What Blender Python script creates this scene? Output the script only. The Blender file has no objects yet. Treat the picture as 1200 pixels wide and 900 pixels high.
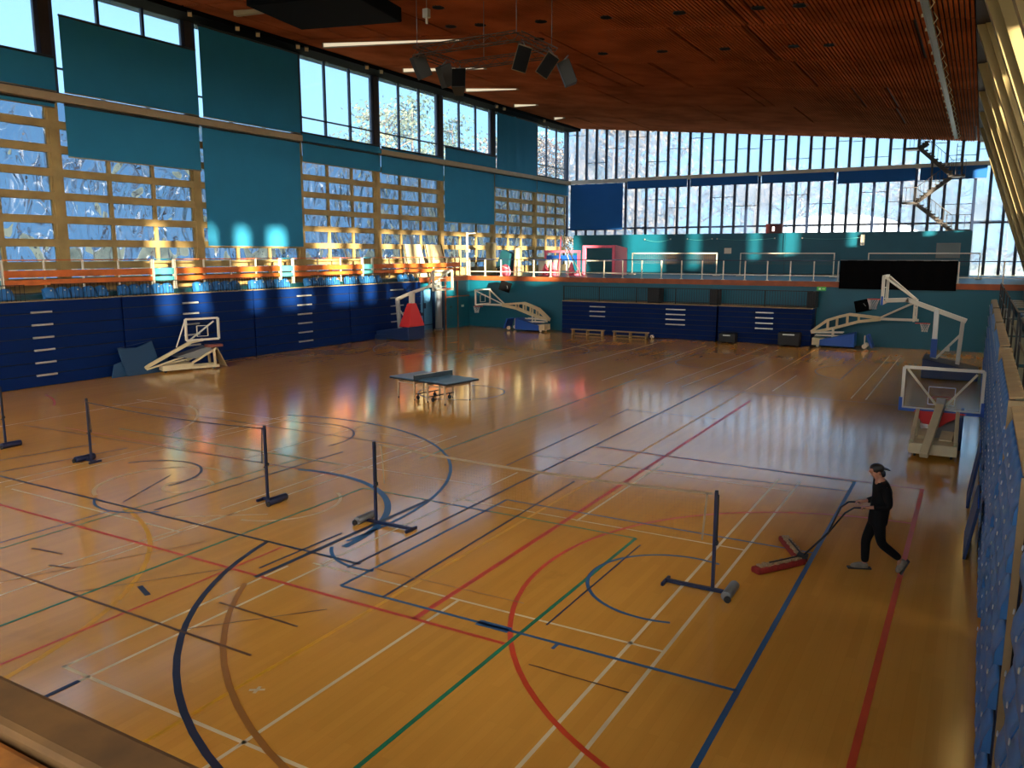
import bpy, math, random
from math import sin, cos, pi, radians as R_, sqrt, atan2, hypot
from mathutils import Vector, Matrix
random.seed(7)
SC = bpy.context.scene
COL = SC.collection

# ------------------------------------------------------------------ helpers
def lin(c):
    return tuple(((v / 255.0) / 12.92 if v <= 10 else (((v / 255.0) + .055) / 1.055) ** 2.4) for v in c)

MATS = {}
def mat(name, rgb, rough=.6, metal=0., var=0., scale=3., spec=.5, coat=0.):
    """plain procedural surface, optional noise variation; rgb given as sRGB 0-255"""
    if name in MATS: return MATS[name]
    m = bpy.data.materials.new(name); m.use_nodes = True
    nt = m.node_tree; b = nt.nodes['Principled BSDF']
    c = lin(rgb)
    b.inputs['Base Color'].default_value = (*c, 1); b.inputs['Roughness'].default_value = rough
    b.inputs['Metallic'].default_value = metal; b.inputs['Specular IOR Level'].default_value = spec
    b.inputs['Coat Weight'].default_value = coat
    if var > 0:
        tc = nt.nodes.new('ShaderNodeTexCoord'); n = nt.nodes.new('ShaderNodeTexNoise')
        n.inputs['Scale'].default_value = scale; n.inputs['Detail'].default_value = 4
        r = nt.nodes.new('ShaderNodeMapRange')
        r.inputs['From Min'].default_value = .3; r.inputs['From Max'].default_value = .7
        r.inputs['To Min'].default_value = 1 - var; r.inputs['To Max'].default_value = 1 + var
        mx = nt.nodes.new('ShaderNodeMix'); mx.data_type = 'RGBA'; mx.blend_type = 'MULTIPLY'
        mx.inputs['Factor'].default_value = 1; mx.inputs['A'].default_value = (*c, 1)
        nt.links.new(tc.outputs['Object'], n.inputs['Vector']); nt.links.new(n.outputs['Fac'], r.inputs['Value'])
        nt.links.new(r.outputs['Result'], mx.inputs['B']); nt.links.new(mx.outputs['Result'], b.inputs['Base Color'])
    MATS[name] = m
    return m

class MB:
    """collects shapes in world coordinates; build() links them as one mesh object"""
    def __init__(s): s.v = []; s.f = []; s.m = []; s.sm = []
    def face(s, idx, m=0, smooth=False): s.f.append(idx); s.m.append(m); s.sm.append(smooth)
    def box(s, x0, x1, y0, y1, z0, z1, m=0):
        o = len(s.v)
        s.v += [(x, y, z) for z in (z0, z1) for y in (y0, y1) for x in (x0, x1)]
        for q in ((0, 2, 3, 1), (4, 5, 7, 6), (0, 1, 5, 4), (2, 6, 7, 3), (0, 4, 6, 2), (1, 3, 7, 5)):
            s.face([o + i for i in q], m)
        return s
    def frame(s, p, q, up=(0, 0, 1)):
        p = Vector(p); q = Vector(q); d = (q - p).normalized(); up = Vector(up)
        if abs(d.dot(up)) > .98: up = Vector((1, 0, 0)) if abs(d.x) < .9 else Vector((0, 1, 0))
        a = d.cross(up).normalized(); b = a.cross(d).normalized()
        return p, q, a, b
    def bar(s, p, q, w, h=None, up=(0, 0, 1), m=0, w2=None, h2=None):
        """rectangular beam from p to q, w across, h along 'up'"""
        h = w if h is None else h
        w2 = w if w2 is None else w2; h2 = h if h2 is None else h2
        p, q, a, b = s.frame(p, q, up); o = len(s.v)
        for c, ww, hh in ((p, w, h), (q, w2, h2)):
            for i, j in ((-1, -1), (1, -1), (1, 1), (-1, 1)):
                s.v.append(tuple(c + a * (i * ww / 2) + b * (j * hh / 2)))
        for f in ((3, 2, 1, 0), (4, 5, 6, 7), (0, 1, 5, 4), (1, 2, 6, 5), (2, 3, 7, 6), (3, 0, 4, 7)):
            s.face([o + i for i in f], m)
        return s
    def tube(s, pts, r, n=8, m=0, cap=True, up=(0, 0, 1)):
        """round tube along a list of points; r a number or one radius per point"""
        pts = [Vector(p) for p in pts]; o = len(s.v); N = len(pts)
        rs = r if isinstance(r, (list, tuple)) else [r] * N
        for i, c in enumerate(pts):
            d = (pts[min(i + 1, N - 1)] - pts[max(i - 1, 0)])
            _, _, a, b = s.frame(c, c + d, up)
            for k in range(n):
                t = 2 * pi * k / n
                s.v.append(tuple(c + a * (cos(t) * rs[i]) + b * (sin(t) * rs[i])))
        for i in range(N - 1):
            for k in range(n):
                k2 = (k + 1) % n
                s.face([o + i * n + k, o + i * n + k2, o + (i + 1) * n + k2, o + (i + 1) * n + k], m, True)
        if cap:
            s.face([o + k for k in range(n)][::-1], m); s.face([o + (N - 1) * n + k for k in range(n)], m)
        return s
    def cyl(s, c, r, z0, z1, n=16, m=0, r2=None):
        return s.tube([(c[0], c[1], z0), (c[0], c[1], z1)], [r, r if r2 is None else r2], n, m)
    def ring(s, c, R, r, nrm=(0, 0, 1), n=24, k=6, m=0):
        nrm = Vector(nrm).normalized(); c = Vector(c)
        a = nrm.orthogonal().normalized(); b = nrm.cross(a); o = len(s.v)
        for i in range(n):
            t = 2 * pi * i / n; d = a * cos(t) + b * sin(t)
            for j in range(k):
                u = 2 * pi * j / k
                s.v.append(tuple(c + d * (R + r * cos(u)) + nrm * (r * sin(u))))
        for i in range(n):
            for j in range(k):
                i2 = (i + 1) % n; j2 = (j + 1) % k
                s.face([o + i * k + j, o + i2 * k + j, o + i2 * k + j2, o + i * k + j2], m, True)
        return s
    def prism(s, pts, d, m=0):
        """polygon (list of 3D points) swept by vector d"""
        d = Vector(d); o = len(s.v); n = len(pts)
        s.v += [tuple(Vector(p)) for p in pts] + [tuple(Vector(p) + d) for p in pts]
        s.face([o + i for i in range(n)][::-1], m); s.face([o + n + i for i in range(n)], m)
        for i in range(n):
            j = (i + 1) % n
            s.face([o + i, o + j, o + n + j, o + n + i], m)
        return s
    def quad(s, a, b, c, d, m=0):
        o = len(s.v); s.v += [tuple(a), tuple(b), tuple(c), tuple(d)]; s.face([o, o + 1, o + 2, o + 3], m); return s
    def sphere(s, c, r, n=12, k=8, m=0, sq=(1, 1, 1)):
        o = len(s.v); c = Vector(c)
        for j in range(k + 1):
            ph = pi * j / k
            for i in range(n):
                t = 2 * pi * i / n
                s.v.append((c.x + r * sq[0] * sin(ph) * cos(t), c.y + r * sq[1] * sin(ph) * sin(t), c.z + r * sq[2] * cos(ph)))
        for j in range(k):
            for i in range(n):
                i2 = (i + 1) % n
                s.face([o + j * n + i, o + (j + 1) * n + i, o + (j + 1) * n + i2, o + j * n + i2], m, True)
        return s
    def build(s, name, mats, parent=None, bevel=0., kind=None):
        me = bpy.data.meshes.new(name)
        inv = wmat(parent).inverted() if parent else Matrix.Identity(4)
        me.from_pydata([tuple(inv @ Vector(p)) for p in s.v], [], s.f)
        mats = mats if isinstance(mats, (list, tuple)) else [mats]
        for m in mats: me.materials.append(m)
        me.polygons.foreach_set('material_index', s.m); me.polygons.foreach_set('use_smooth', s.sm)
        me.validate(); me.update()
        o = bpy.data.objects.new(name, me); COL.objects.link(o)
        if parent: o.parent = parent
        if bevel:
            bv = o.modifiers.new('edge', 'BEVEL'); bv.width = bevel; bv.segments = 2; bv.limit_method = 'ANGLE'
        if kind: o['kind'] = kind
        return o

def wmat(o):
    m = Matrix.Translation(o.location) @ o.rotation_euler.to_matrix().to_4x4()
    return (wmat(o.parent) @ m) if o.parent else m

def tag(o, label, cat, group=None, kind=None):
    o['label'] = label; o['category'] = cat
    if group: o['group'] = group
    if kind: o['kind'] = kind
    return o

def thing(name, label, cat, loc=(0, 0, 0), rz=0., group=None):
    o = bpy.data.objects.new(name, None); COL.objects.link(o)
    o.empty_display_size = .2
    o.location = loc; o.rotation_euler = (0, 0, rz)
    return tag(o, label, cat, group)

def copy_tree(o, loc=None, rz=None, label=None, parent=None):
    c = o.copy(); COL.objects.link(c)
    c.parent = parent
    if loc is not None: c.location = loc
    if rz is not None: c.rotation_euler = (0, 0, rz)
    if label: c['label'] = label
    for ch in list(o.children): copy_tree(ch, parent=c)
    return c

def struct(name, mb, mats, parent=None, bevel=0.):
    return mb.build(name, mats, parent, bevel, kind='structure')

# ------------------------------------------------------------------ camera
CAMH, FPX, PITCH, YAW = 4.95, 948.0, R_(9.2), R_(29.9)
cd = bpy.data.cameras.new('camera'); cam = bpy.data.objects.new('camera', cd); COL.objects.link(cam)
cd.sensor_width = 36.0; cd.lens = FPX / 1200.0 * 36.0; cd.clip_start = .05; cd.clip_end = 2000
cam.location = (0, 0, CAMH); cam.rotation_euler = (pi / 2 - PITCH, 0, YAW)
SC.camera = cam

# room constants (metres; X to the right-hand stand, Y down the hall)
XL = -32.5      # glazed left wall
XB = -30.2      # face of the folded stands on the left
YF = 46.9       # far wall under the balcony
YW = 66.5       # glazed far wall beyond the balcony
ZB = 3.4        # balcony floor
XR = -.8        # ceiling's right edge
def zc(x): return 15.75 - .1006 * (x + 32.5)    # sloping ceiling
# ------------------------------------------------------------------ materials
def floor_mat():
    m = bpy.data.materials.new('sprung_maple'); m.use_nodes = True
    nt = m.node_tree; N = nt.nodes; L = nt.links; b = N['Principled BSDF']
    tc = N.new('ShaderNodeTexCoord'); mp = N.new('ShaderNodeMapping'); mp.inputs['Rotation'].default_value = (0, 0, pi / 2)
    L.new(tc.outputs['Object'], mp.inputs['Vector'])
    br = N.new('ShaderNodeTexBrick'); br.offset = .37; br.inputs['Scale'].default_value = 1
    br.inputs['Brick Width'].default_value = 1.7; br.inputs['Row Height'].default_value = .12
    br.inputs['Mortar Size'].default_value = .0018; br.inputs['Mortar Smooth'].default_value = .3
    br.inputs['Color1'].default_value = (*lin((220, 160, 69)), 1); br.inputs['Color2'].default_value = (*lin((213, 153, 64)), 1)
    br.inputs['Mortar'].default_value = (*lin((206, 148, 62)), 1)
    L.new(mp.outputs['Vector'], br.inputs['Vector'])
    # broad worn patches and long streaks
    n1 = N.new('ShaderNodeTexNoise'); n1.inputs['Scale'].default_value = .35; n1.inputs['Detail'].default_value = 5
    L.new(tc.outputs['Object'], n1.inputs['Vector'])
    mp2 = N.new('ShaderNodeMapping'); mp2.inputs['Scale'].default_value = (5, .3, 1); L.new(tc.outputs['Object'], mp2.inputs['Vector'])
    n2 = N.new('ShaderNodeTexNoise'); n2.inputs['Scale'].default_value = 1; n2.inputs['Detail'].default_value = 3
    L.new(mp2.outputs['Vector'], n2.inputs['Vector'])
    ad = N.new('ShaderNodeMath'); ad.operation = 'ADD'; L.new(n1.outputs['Fac'], ad.inputs[0]); L.new(n2.outputs['Fac'], ad.inputs[1])
    r = N.new('ShaderNodeMapRange'); r.inputs['From Min'].default_value = .7; r.inputs['From Max'].default_value = 1.3
    r.inputs['To Min'].default_value = .93; r.inputs['To Max'].default_value = 1.06; L.new(ad.outputs[0], r.inputs['Value'])
    mx = N.new('ShaderNodeMix'); mx.data_type = 'RGBA'; mx.blend_type = 'MULTIPLY'; mx.inputs['Factor'].default_value = 1
    L.new(br.outputs['Color'], mx.inputs['A']); L.new(r.outputs['Result'], mx.inputs['B'])
    # scuff marks
    n3 = N.new('ShaderNodeTexNoise'); n3.inputs['Scale'].default_value = .8; n3.inputs['Detail'].default_value = 4; n3.inputs['Roughness'].default_value = .6
    L.new(tc.outputs['Object'], n3.inputs['Vector'])
    r3 = N.new('ShaderNodeMapRange'); r3.inputs['From Min'].default_value = .66; r3.inputs['From Max'].default_value = .74
    r3.inputs['To Min'].default_value = 0; r3.inputs['To Max'].default_value = .16; L.new(n3.outputs['Fac'], r3.inputs['Value'])
    mx2 = N.new('ShaderNodeMix'); mx2.data_type = 'RGBA'; L.new(r3.outputs['Result'], mx2.inputs['Factor'])
    L.new(mx.outputs['Result'], mx2.inputs['A']); mx2.inputs['B'].default_value = (*lin((110, 72, 34)), 1)
    L.new(mx2.outputs['Result'], b.inputs['Base Color'])
    rr = N.new('ShaderNodeMapRange'); rr.inputs['From Min'].default_value = .3; rr.inputs['From Max'].default_value = .7
    rr.inputs['To Min'].default_value = .10; rr.inputs['To Max'].default_value = .16; L.new(n1.outputs['Fac'], rr.inputs['Value'])
    L.new(rr.outputs['Result'], b.inputs['Roughness'])
    b.inputs['Specular IOR Level'].default_value = 1.0
    return m

def glass_mat(name, tint, gloss=.12, haze=0.):
    """window glass that daylight passes through: clear, with a reflection and an optional veil painted in for outdoor haze"""
    m = bpy.data.materials.new(name); m.use_nodes = True; nt = m.node_tree; N = nt.nodes; L = nt.links
    N.remove(N['Principled BSDF']); out = N['Material Output']
    t = N.new('ShaderNodeBsdfTransparent'); t.inputs['Color'].default_value = (*tint, 1)
    g = N.new('ShaderNodeBsdfGlossy'); g.inputs['Roughness'].default_value = .05
    lw = N.new('ShaderNodeLayerWeight'); lw.inputs['Blend'].default_value = .5
    pw = N.new('ShaderNodeMath'); pw.operation = 'POWER'; pw.inputs[1].default_value = 6; L.new(lw.outputs['Facing'], pw.inputs[0])
    f = N.new('ShaderNodeMath'); f.operation = 'MULTIPLY_ADD'; f.inputs[1].default_value = .6; f.inputs[2].default_value = .03; L.new(pw.outputs[0], f.inputs[0])
    mx = N.new('ShaderNodeMixShader'); L.new(f.outputs[0], mx.inputs[0]); L.new(t.outputs[0], mx.inputs[1]); L.new(g.outputs[0], mx.inputs[2])
    last = mx
    if haze:
        tr = N.new('ShaderNodeBsdfTranslucent'); tr.inputs['Color'].default_value = (.40, .58, .80, 1)  # pale blue veil stands in for air haze and washed-out trees
        m2 = N.new('ShaderNodeMixShader'); m2.inputs[0].default_value = haze
        L.new(last.outputs[0], m2.inputs[1]); L.new(tr.outputs[0], m2.inputs[2]); last = m2
    L.new(last.outputs[0], out.inputs['Surface'])
    return m

def warped_mat():
    """cheap wavy blue-tinted panes in the lower left windows"""
    m = bpy.data.materials.new('warped_pane'); m.use_nodes = True; nt = m.node_tree; N = nt.nodes; L = nt.links
    N.remove(N['Principled BSDF']); out = N['Material Output']
    tc = N.new('ShaderNodeTexCoord')
    mp = N.new('ShaderNodeMapping'); mp.inputs['Scale'].default_value = (1, 1.5, .8); L.new(tc.outputs['Object'], mp.inputs['Vector'])
    n = N.new('ShaderNodeTexNoise'); n.inputs['Scale'].default_value = .55; n.inputs['Detail'].default_value = .3; n.inputs['Distortion'].default_value = 1.6
    L.new(mp.outputs['Vector'], n.inputs['Vector'])
    bp = N.new('ShaderNodeBump'); bp.inputs['Strength'].default_value = 1; bp.inputs['Distance'].default_value = .8
    L.new(n.outputs['Fac'], bp.inputs['Height'])
    rf = N.new('ShaderNodeBsdfRefraction'); rf.inputs['IOR'].default_value = 1.2; rf.inputs['Roughness'].default_value = .03
    rf.inputs['Color'].default_value = (.6, .75, .95, 1); L.new(bp.outputs['Normal'], rf.inputs['Normal'])
    t = N.new('ShaderNodeBsdfTranslucent'); t.inputs['Color'].default_value = (.015, .042, .09, 1)
    g = N.new('ShaderNodeBsdfGlossy'); g.inputs['Roughness'].default_value = .08; L.new(bp.outputs['Normal'], g.inputs['Normal'])
    m1 = N.new('ShaderNodeMixShader'); m1.inputs[0].default_value = .36
    L.new(t.outputs[0], m1.inputs[1]); L.new(rf.outputs[0], m1.inputs[2])
    m2 = N.new('ShaderNodeMixShader'); m2.inputs[0].default_value = .07
    L.new(m1.outputs[0], m2.inputs[1]); L.new(g.outputs[0], m2.inputs[2])
    L.new(m2.outputs[0], out.inputs['Surface'])
    return m

def emit_mat(name, rgb, s):
    m = bpy.data.materials.new(name); m.use_nodes = True; nt = m.node_tree; b = nt.nodes['Principled BSDF']
    b.inputs['Base Color'].default_value = (*lin(rgb), 1); b.inputs['Emission Color'].default_value = (*lin(rgb), 1)
    b.inputs['Emission Strength'].default_value = s
    return m

M_floor = floor_mat()
M_glass = glass_mat('clear_glass', (.93, .97, 1), haze=.2)
M_fglass = glass_mat('hazed_glass', (.88, .93, .98), haze=.42)
M_warp = warped_mat()
M_conc = mat('tan_concrete', (158, 134, 84), .75, var=.22, scale=1.3)
M_concd = mat('raw_concrete', (150, 132, 88), .85, var=.15, scale=.6)
M_beamf = mat('pale_beam', (206, 198, 184), .6)
M_beam = mat('cream_beam', (158, 140, 108), .6, var=.06)
M_dark = mat('dark_timber_and_shade', (34, 24, 22), .7, var=.2)
M_black = mat('black_paint', (12, 12, 13), .6); M_pitch = mat('pitch_black', (4, 4, 5), .9, spec=.1)
M_mull = mat('blue_grey_frame', (30, 44, 72), .45)
M_teal = mat('teal_wall_paint', (0, 88, 108), .5, var=.06, scale=.7)
M_teald = mat('teal_dark_vinyl', (8, 62, 72), .45, var=.06, scale=.7)
M_orange = mat('orange_timber', (196, 100, 38), .5, var=.18, scale=2)
M_rust = mat('brown_fascia', (150, 76, 36), .55, var=.25, scale=1.6)
M_white = mat('white_paint', (214, 208, 190), .45)
M_cream = mat('cream_paint', (206, 190, 150), .45, var=.06, scale=4)
M_blind = mat('teal_blind', (26, 118, 156), .85, var=.05, scale=.8)
M_blindb = mat('navy_blue_blind', (14, 92, 168), .8, var=.04, scale=.8)
M_standb = mat('royal_blue_panel', (0, 30, 82), .6, var=.08, scale=.8, spec=.12)
M_seatb = mat('blue_seat_plastic', (42, 108, 170), .4, var=.06, scale=3)
M_alum = mat('aluminium', (186, 184, 176), .35, metal=.4)
M_grey = mat('grey_metal', (120, 122, 122), .4, metal=.5)
M_navy = mat('navy_pad', (14, 40, 82), .5, var=.05)
M_bluep = mat('blue_pad', (22, 80, 168), .5)
M_red = mat('red_pad', (206, 44, 44), .5)
M_pink = mat('pink_plastic', (226, 104, 128), .5)
M_skirt = mat('deck_plywood', (150, 126, 88), .6, var=.12, scale=3)

# ------------------------------------------------------------------ room shell
f = MB(); f.box(-33.5, 9, -8, YF + .1, -.2, 0); floor = struct('floor', f, M_floor)

# ceiling: dark boarding with timber slats running down the hall, in six-metre bays
M_slat = mat('red_brown_slats', (160, 90, 60), .95, var=.3, scale=.45, spec=0.)
c = MB()
xs0, xs1 = -33.2, XR
c.prism([(xs0, -8.2, zc(xs0) + .1), (xs1, -8.2, zc(xs1) + .1), (xs1, -8.2, zc(xs1) + .3), (xs0, -8.2, zc(xs0) + .3)], (0, YW + 8.7, 0), 1)
BANDS = [-8, -1.2, 5.45, 12.1, 18.75, 25.4, 32.05, 38.7, 45.3, 52.0, 58.7, 66.6]
for i in range(len(BANDS) - 1):
    x = xs0 + .15
    while x < xs1 - .1:
        w = .098 if random.random() > .02 else .02
        c.box(x, x + w, BANDS[i] + .06, BANDS[i + 1] - .06, zc(x), zc(x) + .1, 0)
        x += .15
ceiling = struct('ceiling', c, [M_slat, M_dark])
# the roof over the right-hand gallery, beyond the raking columns
t = MB(); t.box(XR, 9, -8.2, YW + .4, zc(XR) - .02, zc(XR) + .3); struct('ceiling_right', t, M_dark)

# ---- left side: balcony, columns, glazing
YB = [-7.5, -.4, 6.4, 13.3, 20.1, 26.85, 33.6, 40.2, 47.0, 53.9, 60.6, YW]
w = MB(); w.box(-33.3, -31.2, -8, YF, 0, ZB - .3); w.box(-33.3, -30.35, 43.9, YF, 0, ZB - .26); wall_left = struct('wall_left', w, M_teal)
t = MB(); t.box(-33.3, -30.9, -8, 41.2, ZB - .3, ZB); t.box(-33.3, -30.4, 41.2, YW, ZB - .26, ZB); struct('floor_balcony_left', t, M_teald)
t = MB(); t.box(-30.42, -30.3, 41.2, YF + .05, ZB - .27, ZB + .02); struct('trim_1', t, M_rust)
for i, y in enumerate(YB[:-1]):
    t = MB(); t.box(XL - .3, XL + .08, y - .45, y - .05, ZB, 11.0)
    o = struct('column_left', t, M_conc)
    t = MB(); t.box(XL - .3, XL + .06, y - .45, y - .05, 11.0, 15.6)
    o = struct('column_left_upper', t, M_dark)  # backlit shade of the upper columns is put into their colour
t = MB(); t.box(-32.32, -31.98, -8, 33.2, 10.84, 11.14); struct('trim_2', t, M_beam)
t = MB(); t.box(-32.32, -32.04, 33.2, 39.9, 10.9, 11.1, 1); t.box(-32.32, -32.0, 39.9, YW - .3, 10.86, 11.14, 0); struct('trim_3', t, [M_beam, M_blind])
t = MB(); t.box(-33.2, -31.3, -8, YW, 15.42, 15.78); struct('trim_4', t, M_pitch)   # dark gutter beam over the left glazing
RAILS = [4.45, 5.35, 6.28, 7.2, 8.13, 9.05, 10.0]
wn = 0
for i in range(len(YB) - 1):
    y0, y1 = YB[i] - .05, YB[i + 1] - .45
    wn += 1
    u = MB(); n = 3
    for k in range(1, n): 
        ym = y0 + (y1 - y0) * k / n; u.box(XL - .12, XL + .02, ym - .06, ym + .06, 11.2, 15.5)
    for k in (0, 1):
        ym = (y0, y1)[k]; u.box(XL - .12, XL + .02, ym - .02 - .16 * k, ym + .02 + .16 * (1 - k), 11.2, 15.5)
    u.box(XL - .1, XL + .02, y0, y1, 12.17, 12.24); u.box(XL - .14, XL + .05, y0, y1, 11.12, 11.26)
    o = struct('window_%d' % wn, u, M_mull)
    g = MB(); g.quad((XL - .06, y0, 11.2), (XL - .06, y1, 11.2), (XL - .06, y1, 15.5), (XL - .06, y0, 15.5)); struct('pane', g, M_glass, o)
    wn += 1
    u = MB()
    for z in RAILS: u.box(XL - .2, XL + .06, y0, y1, z - .15, z + .15)
    for k in range(0, n + 1):
        ym = y0 + (y1 - y0) * k / n; d = .07
        u.box(XL - .16, XL, max(ym - d, y0), min(ym + d, y1), 3.9, 11.0)
    u.box(XL - .2, XL + .1, y0, y1, ZB, 3.95)
    o = struct('window_%d' % wn, u, M_conc)
    # each pane leans a little in its rail, as old ones do
    g = MB()
    zs = [3.95] + [z for r in RAILS for z in (r - .15, r + .15)] + [10.95]
    for j in range(0, len(zs), 2):
        for k in range(n):
            ya = y0 + (y1 - y0) * k / n + .07; yb = y0 + (y1 - y0) * (k + 1) / n - .07
            tl = random.uniform(-.03, .03); tw = random.uniform(-.02, .02)
            g.quad((XL - .1 + tl, ya, zs[j]), (XL - .1 + tl + tw, yb, zs[j]), (XL - .1 - tl + tw, yb, zs[j + 1]), (XL - .1 - tl, ya, zs[j + 1]))
    struct('pane', g, M_warp, o)

# ---- far side: wall under the balcony, balcony, glazing
w = MB(); w.box(-30.4, 9, YF, YF + .3, 0, ZB - .26); struct('wall_far', w, M_teal)
t = MB(); t.box(-30.4, 9, YF - .05, YW, ZB - .26, ZB - .02, 1); t.box(-30.4, 9, YF - .08, YF + .1, ZB - .27, ZB + .02, 0); struct('trim_5', t, [M_rust, M_teald])
w = MB(); w.box(-30.7, -.75, 64, 66.1, ZB, 6.45); struct('wall_far_upper', w, M_teal)
t = MB(); t.box(XL, 4.5, YW - .45, YW - .1, 10.9, 11.22); struct('trim_6', t, M_beamf)
XFB = [-32.5, -26.9, -21.4, -15.7, -10.1, -4.6, 1.0, 6.5]
for i in range(len(XFB) - 1):
    x0, x1 = XFB[i], XFB[i + 1]
    for lo in (0, 1):
        wn += 1; u = MB(); n = 6
        zb = (11.2 if not lo else (6.4 if x1 < 0 else ZB)); zt = 10.92 if lo else None
        for k in range(n + (i == len(XFB) - 2)):
            xm = x0 + (x1 - x0) * k / n
            u.box(xm - .095, xm + .095, YW - .22, YW, zb, zt or zc(xm) + .05)
            if k < n:                                    # short transoms at staggered heights
                xa = xm; xb = xm + (x1 - x0) / n; q = (i * n + k) // 2
                top = zt or zc(xm)
                zz = zb + (top - zb) * ((.86, .34, .62)[q % 3] if not lo else (.88, .66, .5)[q % 3])
                u.box(xa, xb, YW - .12, YW - .04, zz - .02, zz + .02)
        if lo: u.box(x0, x1, YW - .16, YW, 6.98, 7.12)
        o = struct('window_%d' % wn, u, M_mull)
        g = MB()
        if lo: g.quad((x0, YW - .07, zb), (x1, YW - .07, zb), (x1, YW - .07, zt), (x0, YW - .07, zt))
        else: g.quad((x0, YW - .07, zb), (x1, YW - .07, zb), (x1, YW - .07, zc(x1)), (x0, YW - .07, zc(x0)))
        struct('pane', g, M_fglass, o)

# ---- right side: raking concrete columns and an unseen outer wall, added with gaps that shape the sun patches
SX = .351
for i in range(10):
    y = 59.5 - 6.6 * i
    t = MB()
    zt, zb = zc(XR) + .0, 2.9
    a = (XR, zt); b = (XR + (zt - zb) * SX, zb)
    t.prism([(a[0], y - .3, a[1]), (b[0], y - .3, b[1]), (b[0] + 1.5, y - .3, b[1]), (a[0] + 1.5, y - .3, a[1])], (0, .6, 0))
    t.prism([(a[0] + .25, y - .42, a[1]), (b[0] + .25, y - .42, b[1]), (b[0] + .75, y - .42, b[1]), (a[0] + .75, y - .42, a[1])], (0, .12, 0))
    struct('column_raking', t, M_concd)
SILL, HEAD, XO = 7.7, 11.9, 7.6
w = MB(); w.box(XO, XO + .4, -8, YW, -.2, SILL); w.box(XO, XO + .4, -8, YW, HEAD, 13); 
w.box(XO, XO + .4, -8, -2, SILL, HEAD)
y = -2
while y < YW:
    ww = random.choice((.5, .8, 1.2, 1.9)); w.box(XO, XO + .4, y, y + ww, SILL, HEAD); y += ww + random.choice((.6, .9, 1.3, 2.0))
struct('wall_right_added', w, M_concd)
w = MB(); w.box(-33.3, 8, -8.4, -8, -.2, 3.6); w.box(-33.3, 8, -8.4, -8, 12.4, 16); struct('wall_near', w, M_conc)
wn += 1; u = MB()
for k in range(26): u.box(-33.3 + 41.3 * k / 25 - .08, -33.3 + 41.3 * k / 25 + .08, -8.35, -8.1, 3.6, 12.4)
o = struct('window_%d' % wn, u, M_mull)
g = MB(); g.quad((-33.3, -8.2, 3.6), (8, -8.2, 3.6), (8, -8.2, 12.4), (-33.3, -8.2, 12.4)); struct('pane', g, M_glass, o)
# ------------------------------------------------------------------ court markings painted on the floor
def paint(name, rgb, items, z):
    """items: ('l', x0,y0,x1,y1,w) straight line or ('a', cx,cy,r,deg0,deg1,w) arc"""
    mb = MB()
    for it in items:
        if it[0] == 'l':
            _, x0, y0, x1, y1, wd_ = it
            d = Vector((x1 - x0, y1 - y0)); n = Vector((-d.y, d.x)).normalized() * wd_ / 2
            mb.quad((x0 - n.x, y0 - n.y, z), (x1 - n.x, y1 - n.y, z), (x1 + n.x, y1 + n.y, z), (x0 + n.x, y0 + n.y, z))
        else:
            _, cx, cy, r, a0, a1, wd_ = it; k = max(8, int(abs(a1 - a0) / 4))
            for i in range(k):
                t0 = R_(a0 + (a1 - a0) * i / k); t1 = R_(a0 + (a1 - a0) * (i + 1) / k); r0, r1 = r - wd_ / 2, r + wd_ / 2
                mb.quad((cx + r1 * cos(t0), cy + r1 * sin(t0), z), (cx + r1 * cos(t1), cy + r1 * sin(t1), z), (cx + r0 * cos(t1), cy + r0 * sin(t1), z), (cx + r0 * cos(t0), cy + r0 * sin(t0), z))
    m = mat('line_' + name, rgb, .35, var=.12, scale=1.5)
    return struct('floor_line_' + name, mb, m, floor)
paint('white', (222, 204, 160), [
    ('l', -3.53, 5.21, -3.53, 18.0, .05), ('l', -3.08, 5.21, -3.08, 18.0, .05), ('l', -6.17, 4.0, -6.17, 9.19, .05), ('l', -6.2, 13.2, -6.2, 18.0, .05),
    ('l', -9.0, 9.19, -3.08, 9.19, .045), ('l', -9.0, 13.25, -3.08, 13.25, .045), ('l', -9.28, 5.21, -3.08, 5.21, .05), ('l', -9.26, 5.2, -9.26, 8.9, .05), ('l', -8.78, 4.0, -8.78, 9.5, .05),
    ('l', -8.85, 9.25, -8.82, 15.6, .045), ('l', -12.55, 6.2, -12.1, 10.4, .04), ('l', -12.08, 5.9, -12.12, 10.5, .04), ('l', -17.5, 9.1, -12.1, 9.1, .045), ('l', -9.3, 17.2, -3.08, 17.2, .045),
    ('l', -3.55, 29.6, -3.55, 43.2, .05), ('l', -3.08, 29.6, -3.08, 43.4, .05), ('l', -6.23, 29.8, -6.23, 34.2, .05), ('l', -10.14, 29.4, -9.6, 44, .05), ('l', -9.4, 29.1, -8.8, 43, .05),
    ('l', -12.1, 10.5, -12.1, 18, .04), ('l', -12.55, 10.4, -12.55, 18, .04), ('l', -18.2, 13.3, -12.1, 13.3, .04), ('l', -18.2, 9.1, -18.2, 18, .04), ('l', -17.75, 9.1, -17.75, 18, .04),
    ('l', -15.2, 13.3, -15.2, 18, .04), ('l', -20.5, 14.0, -9.0, 14.3, .03), ('l', -24.7, 17.2, -12.1, 17.2, .04), ('l', -24.2, 5, -24.2, 18, .04), ('l', -12.6, 29, -12.6, 43, .045), ('l', -15.4, 30, -15.4, 43, .045), ('l', -18.5, 29, -18.5, 43, .045),
    ('l', -6.9, 5.95, -6.75, 6.05, .04), ('l', -6.85, 6.07, -6.8, 5.93, .04)], .0016)
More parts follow.
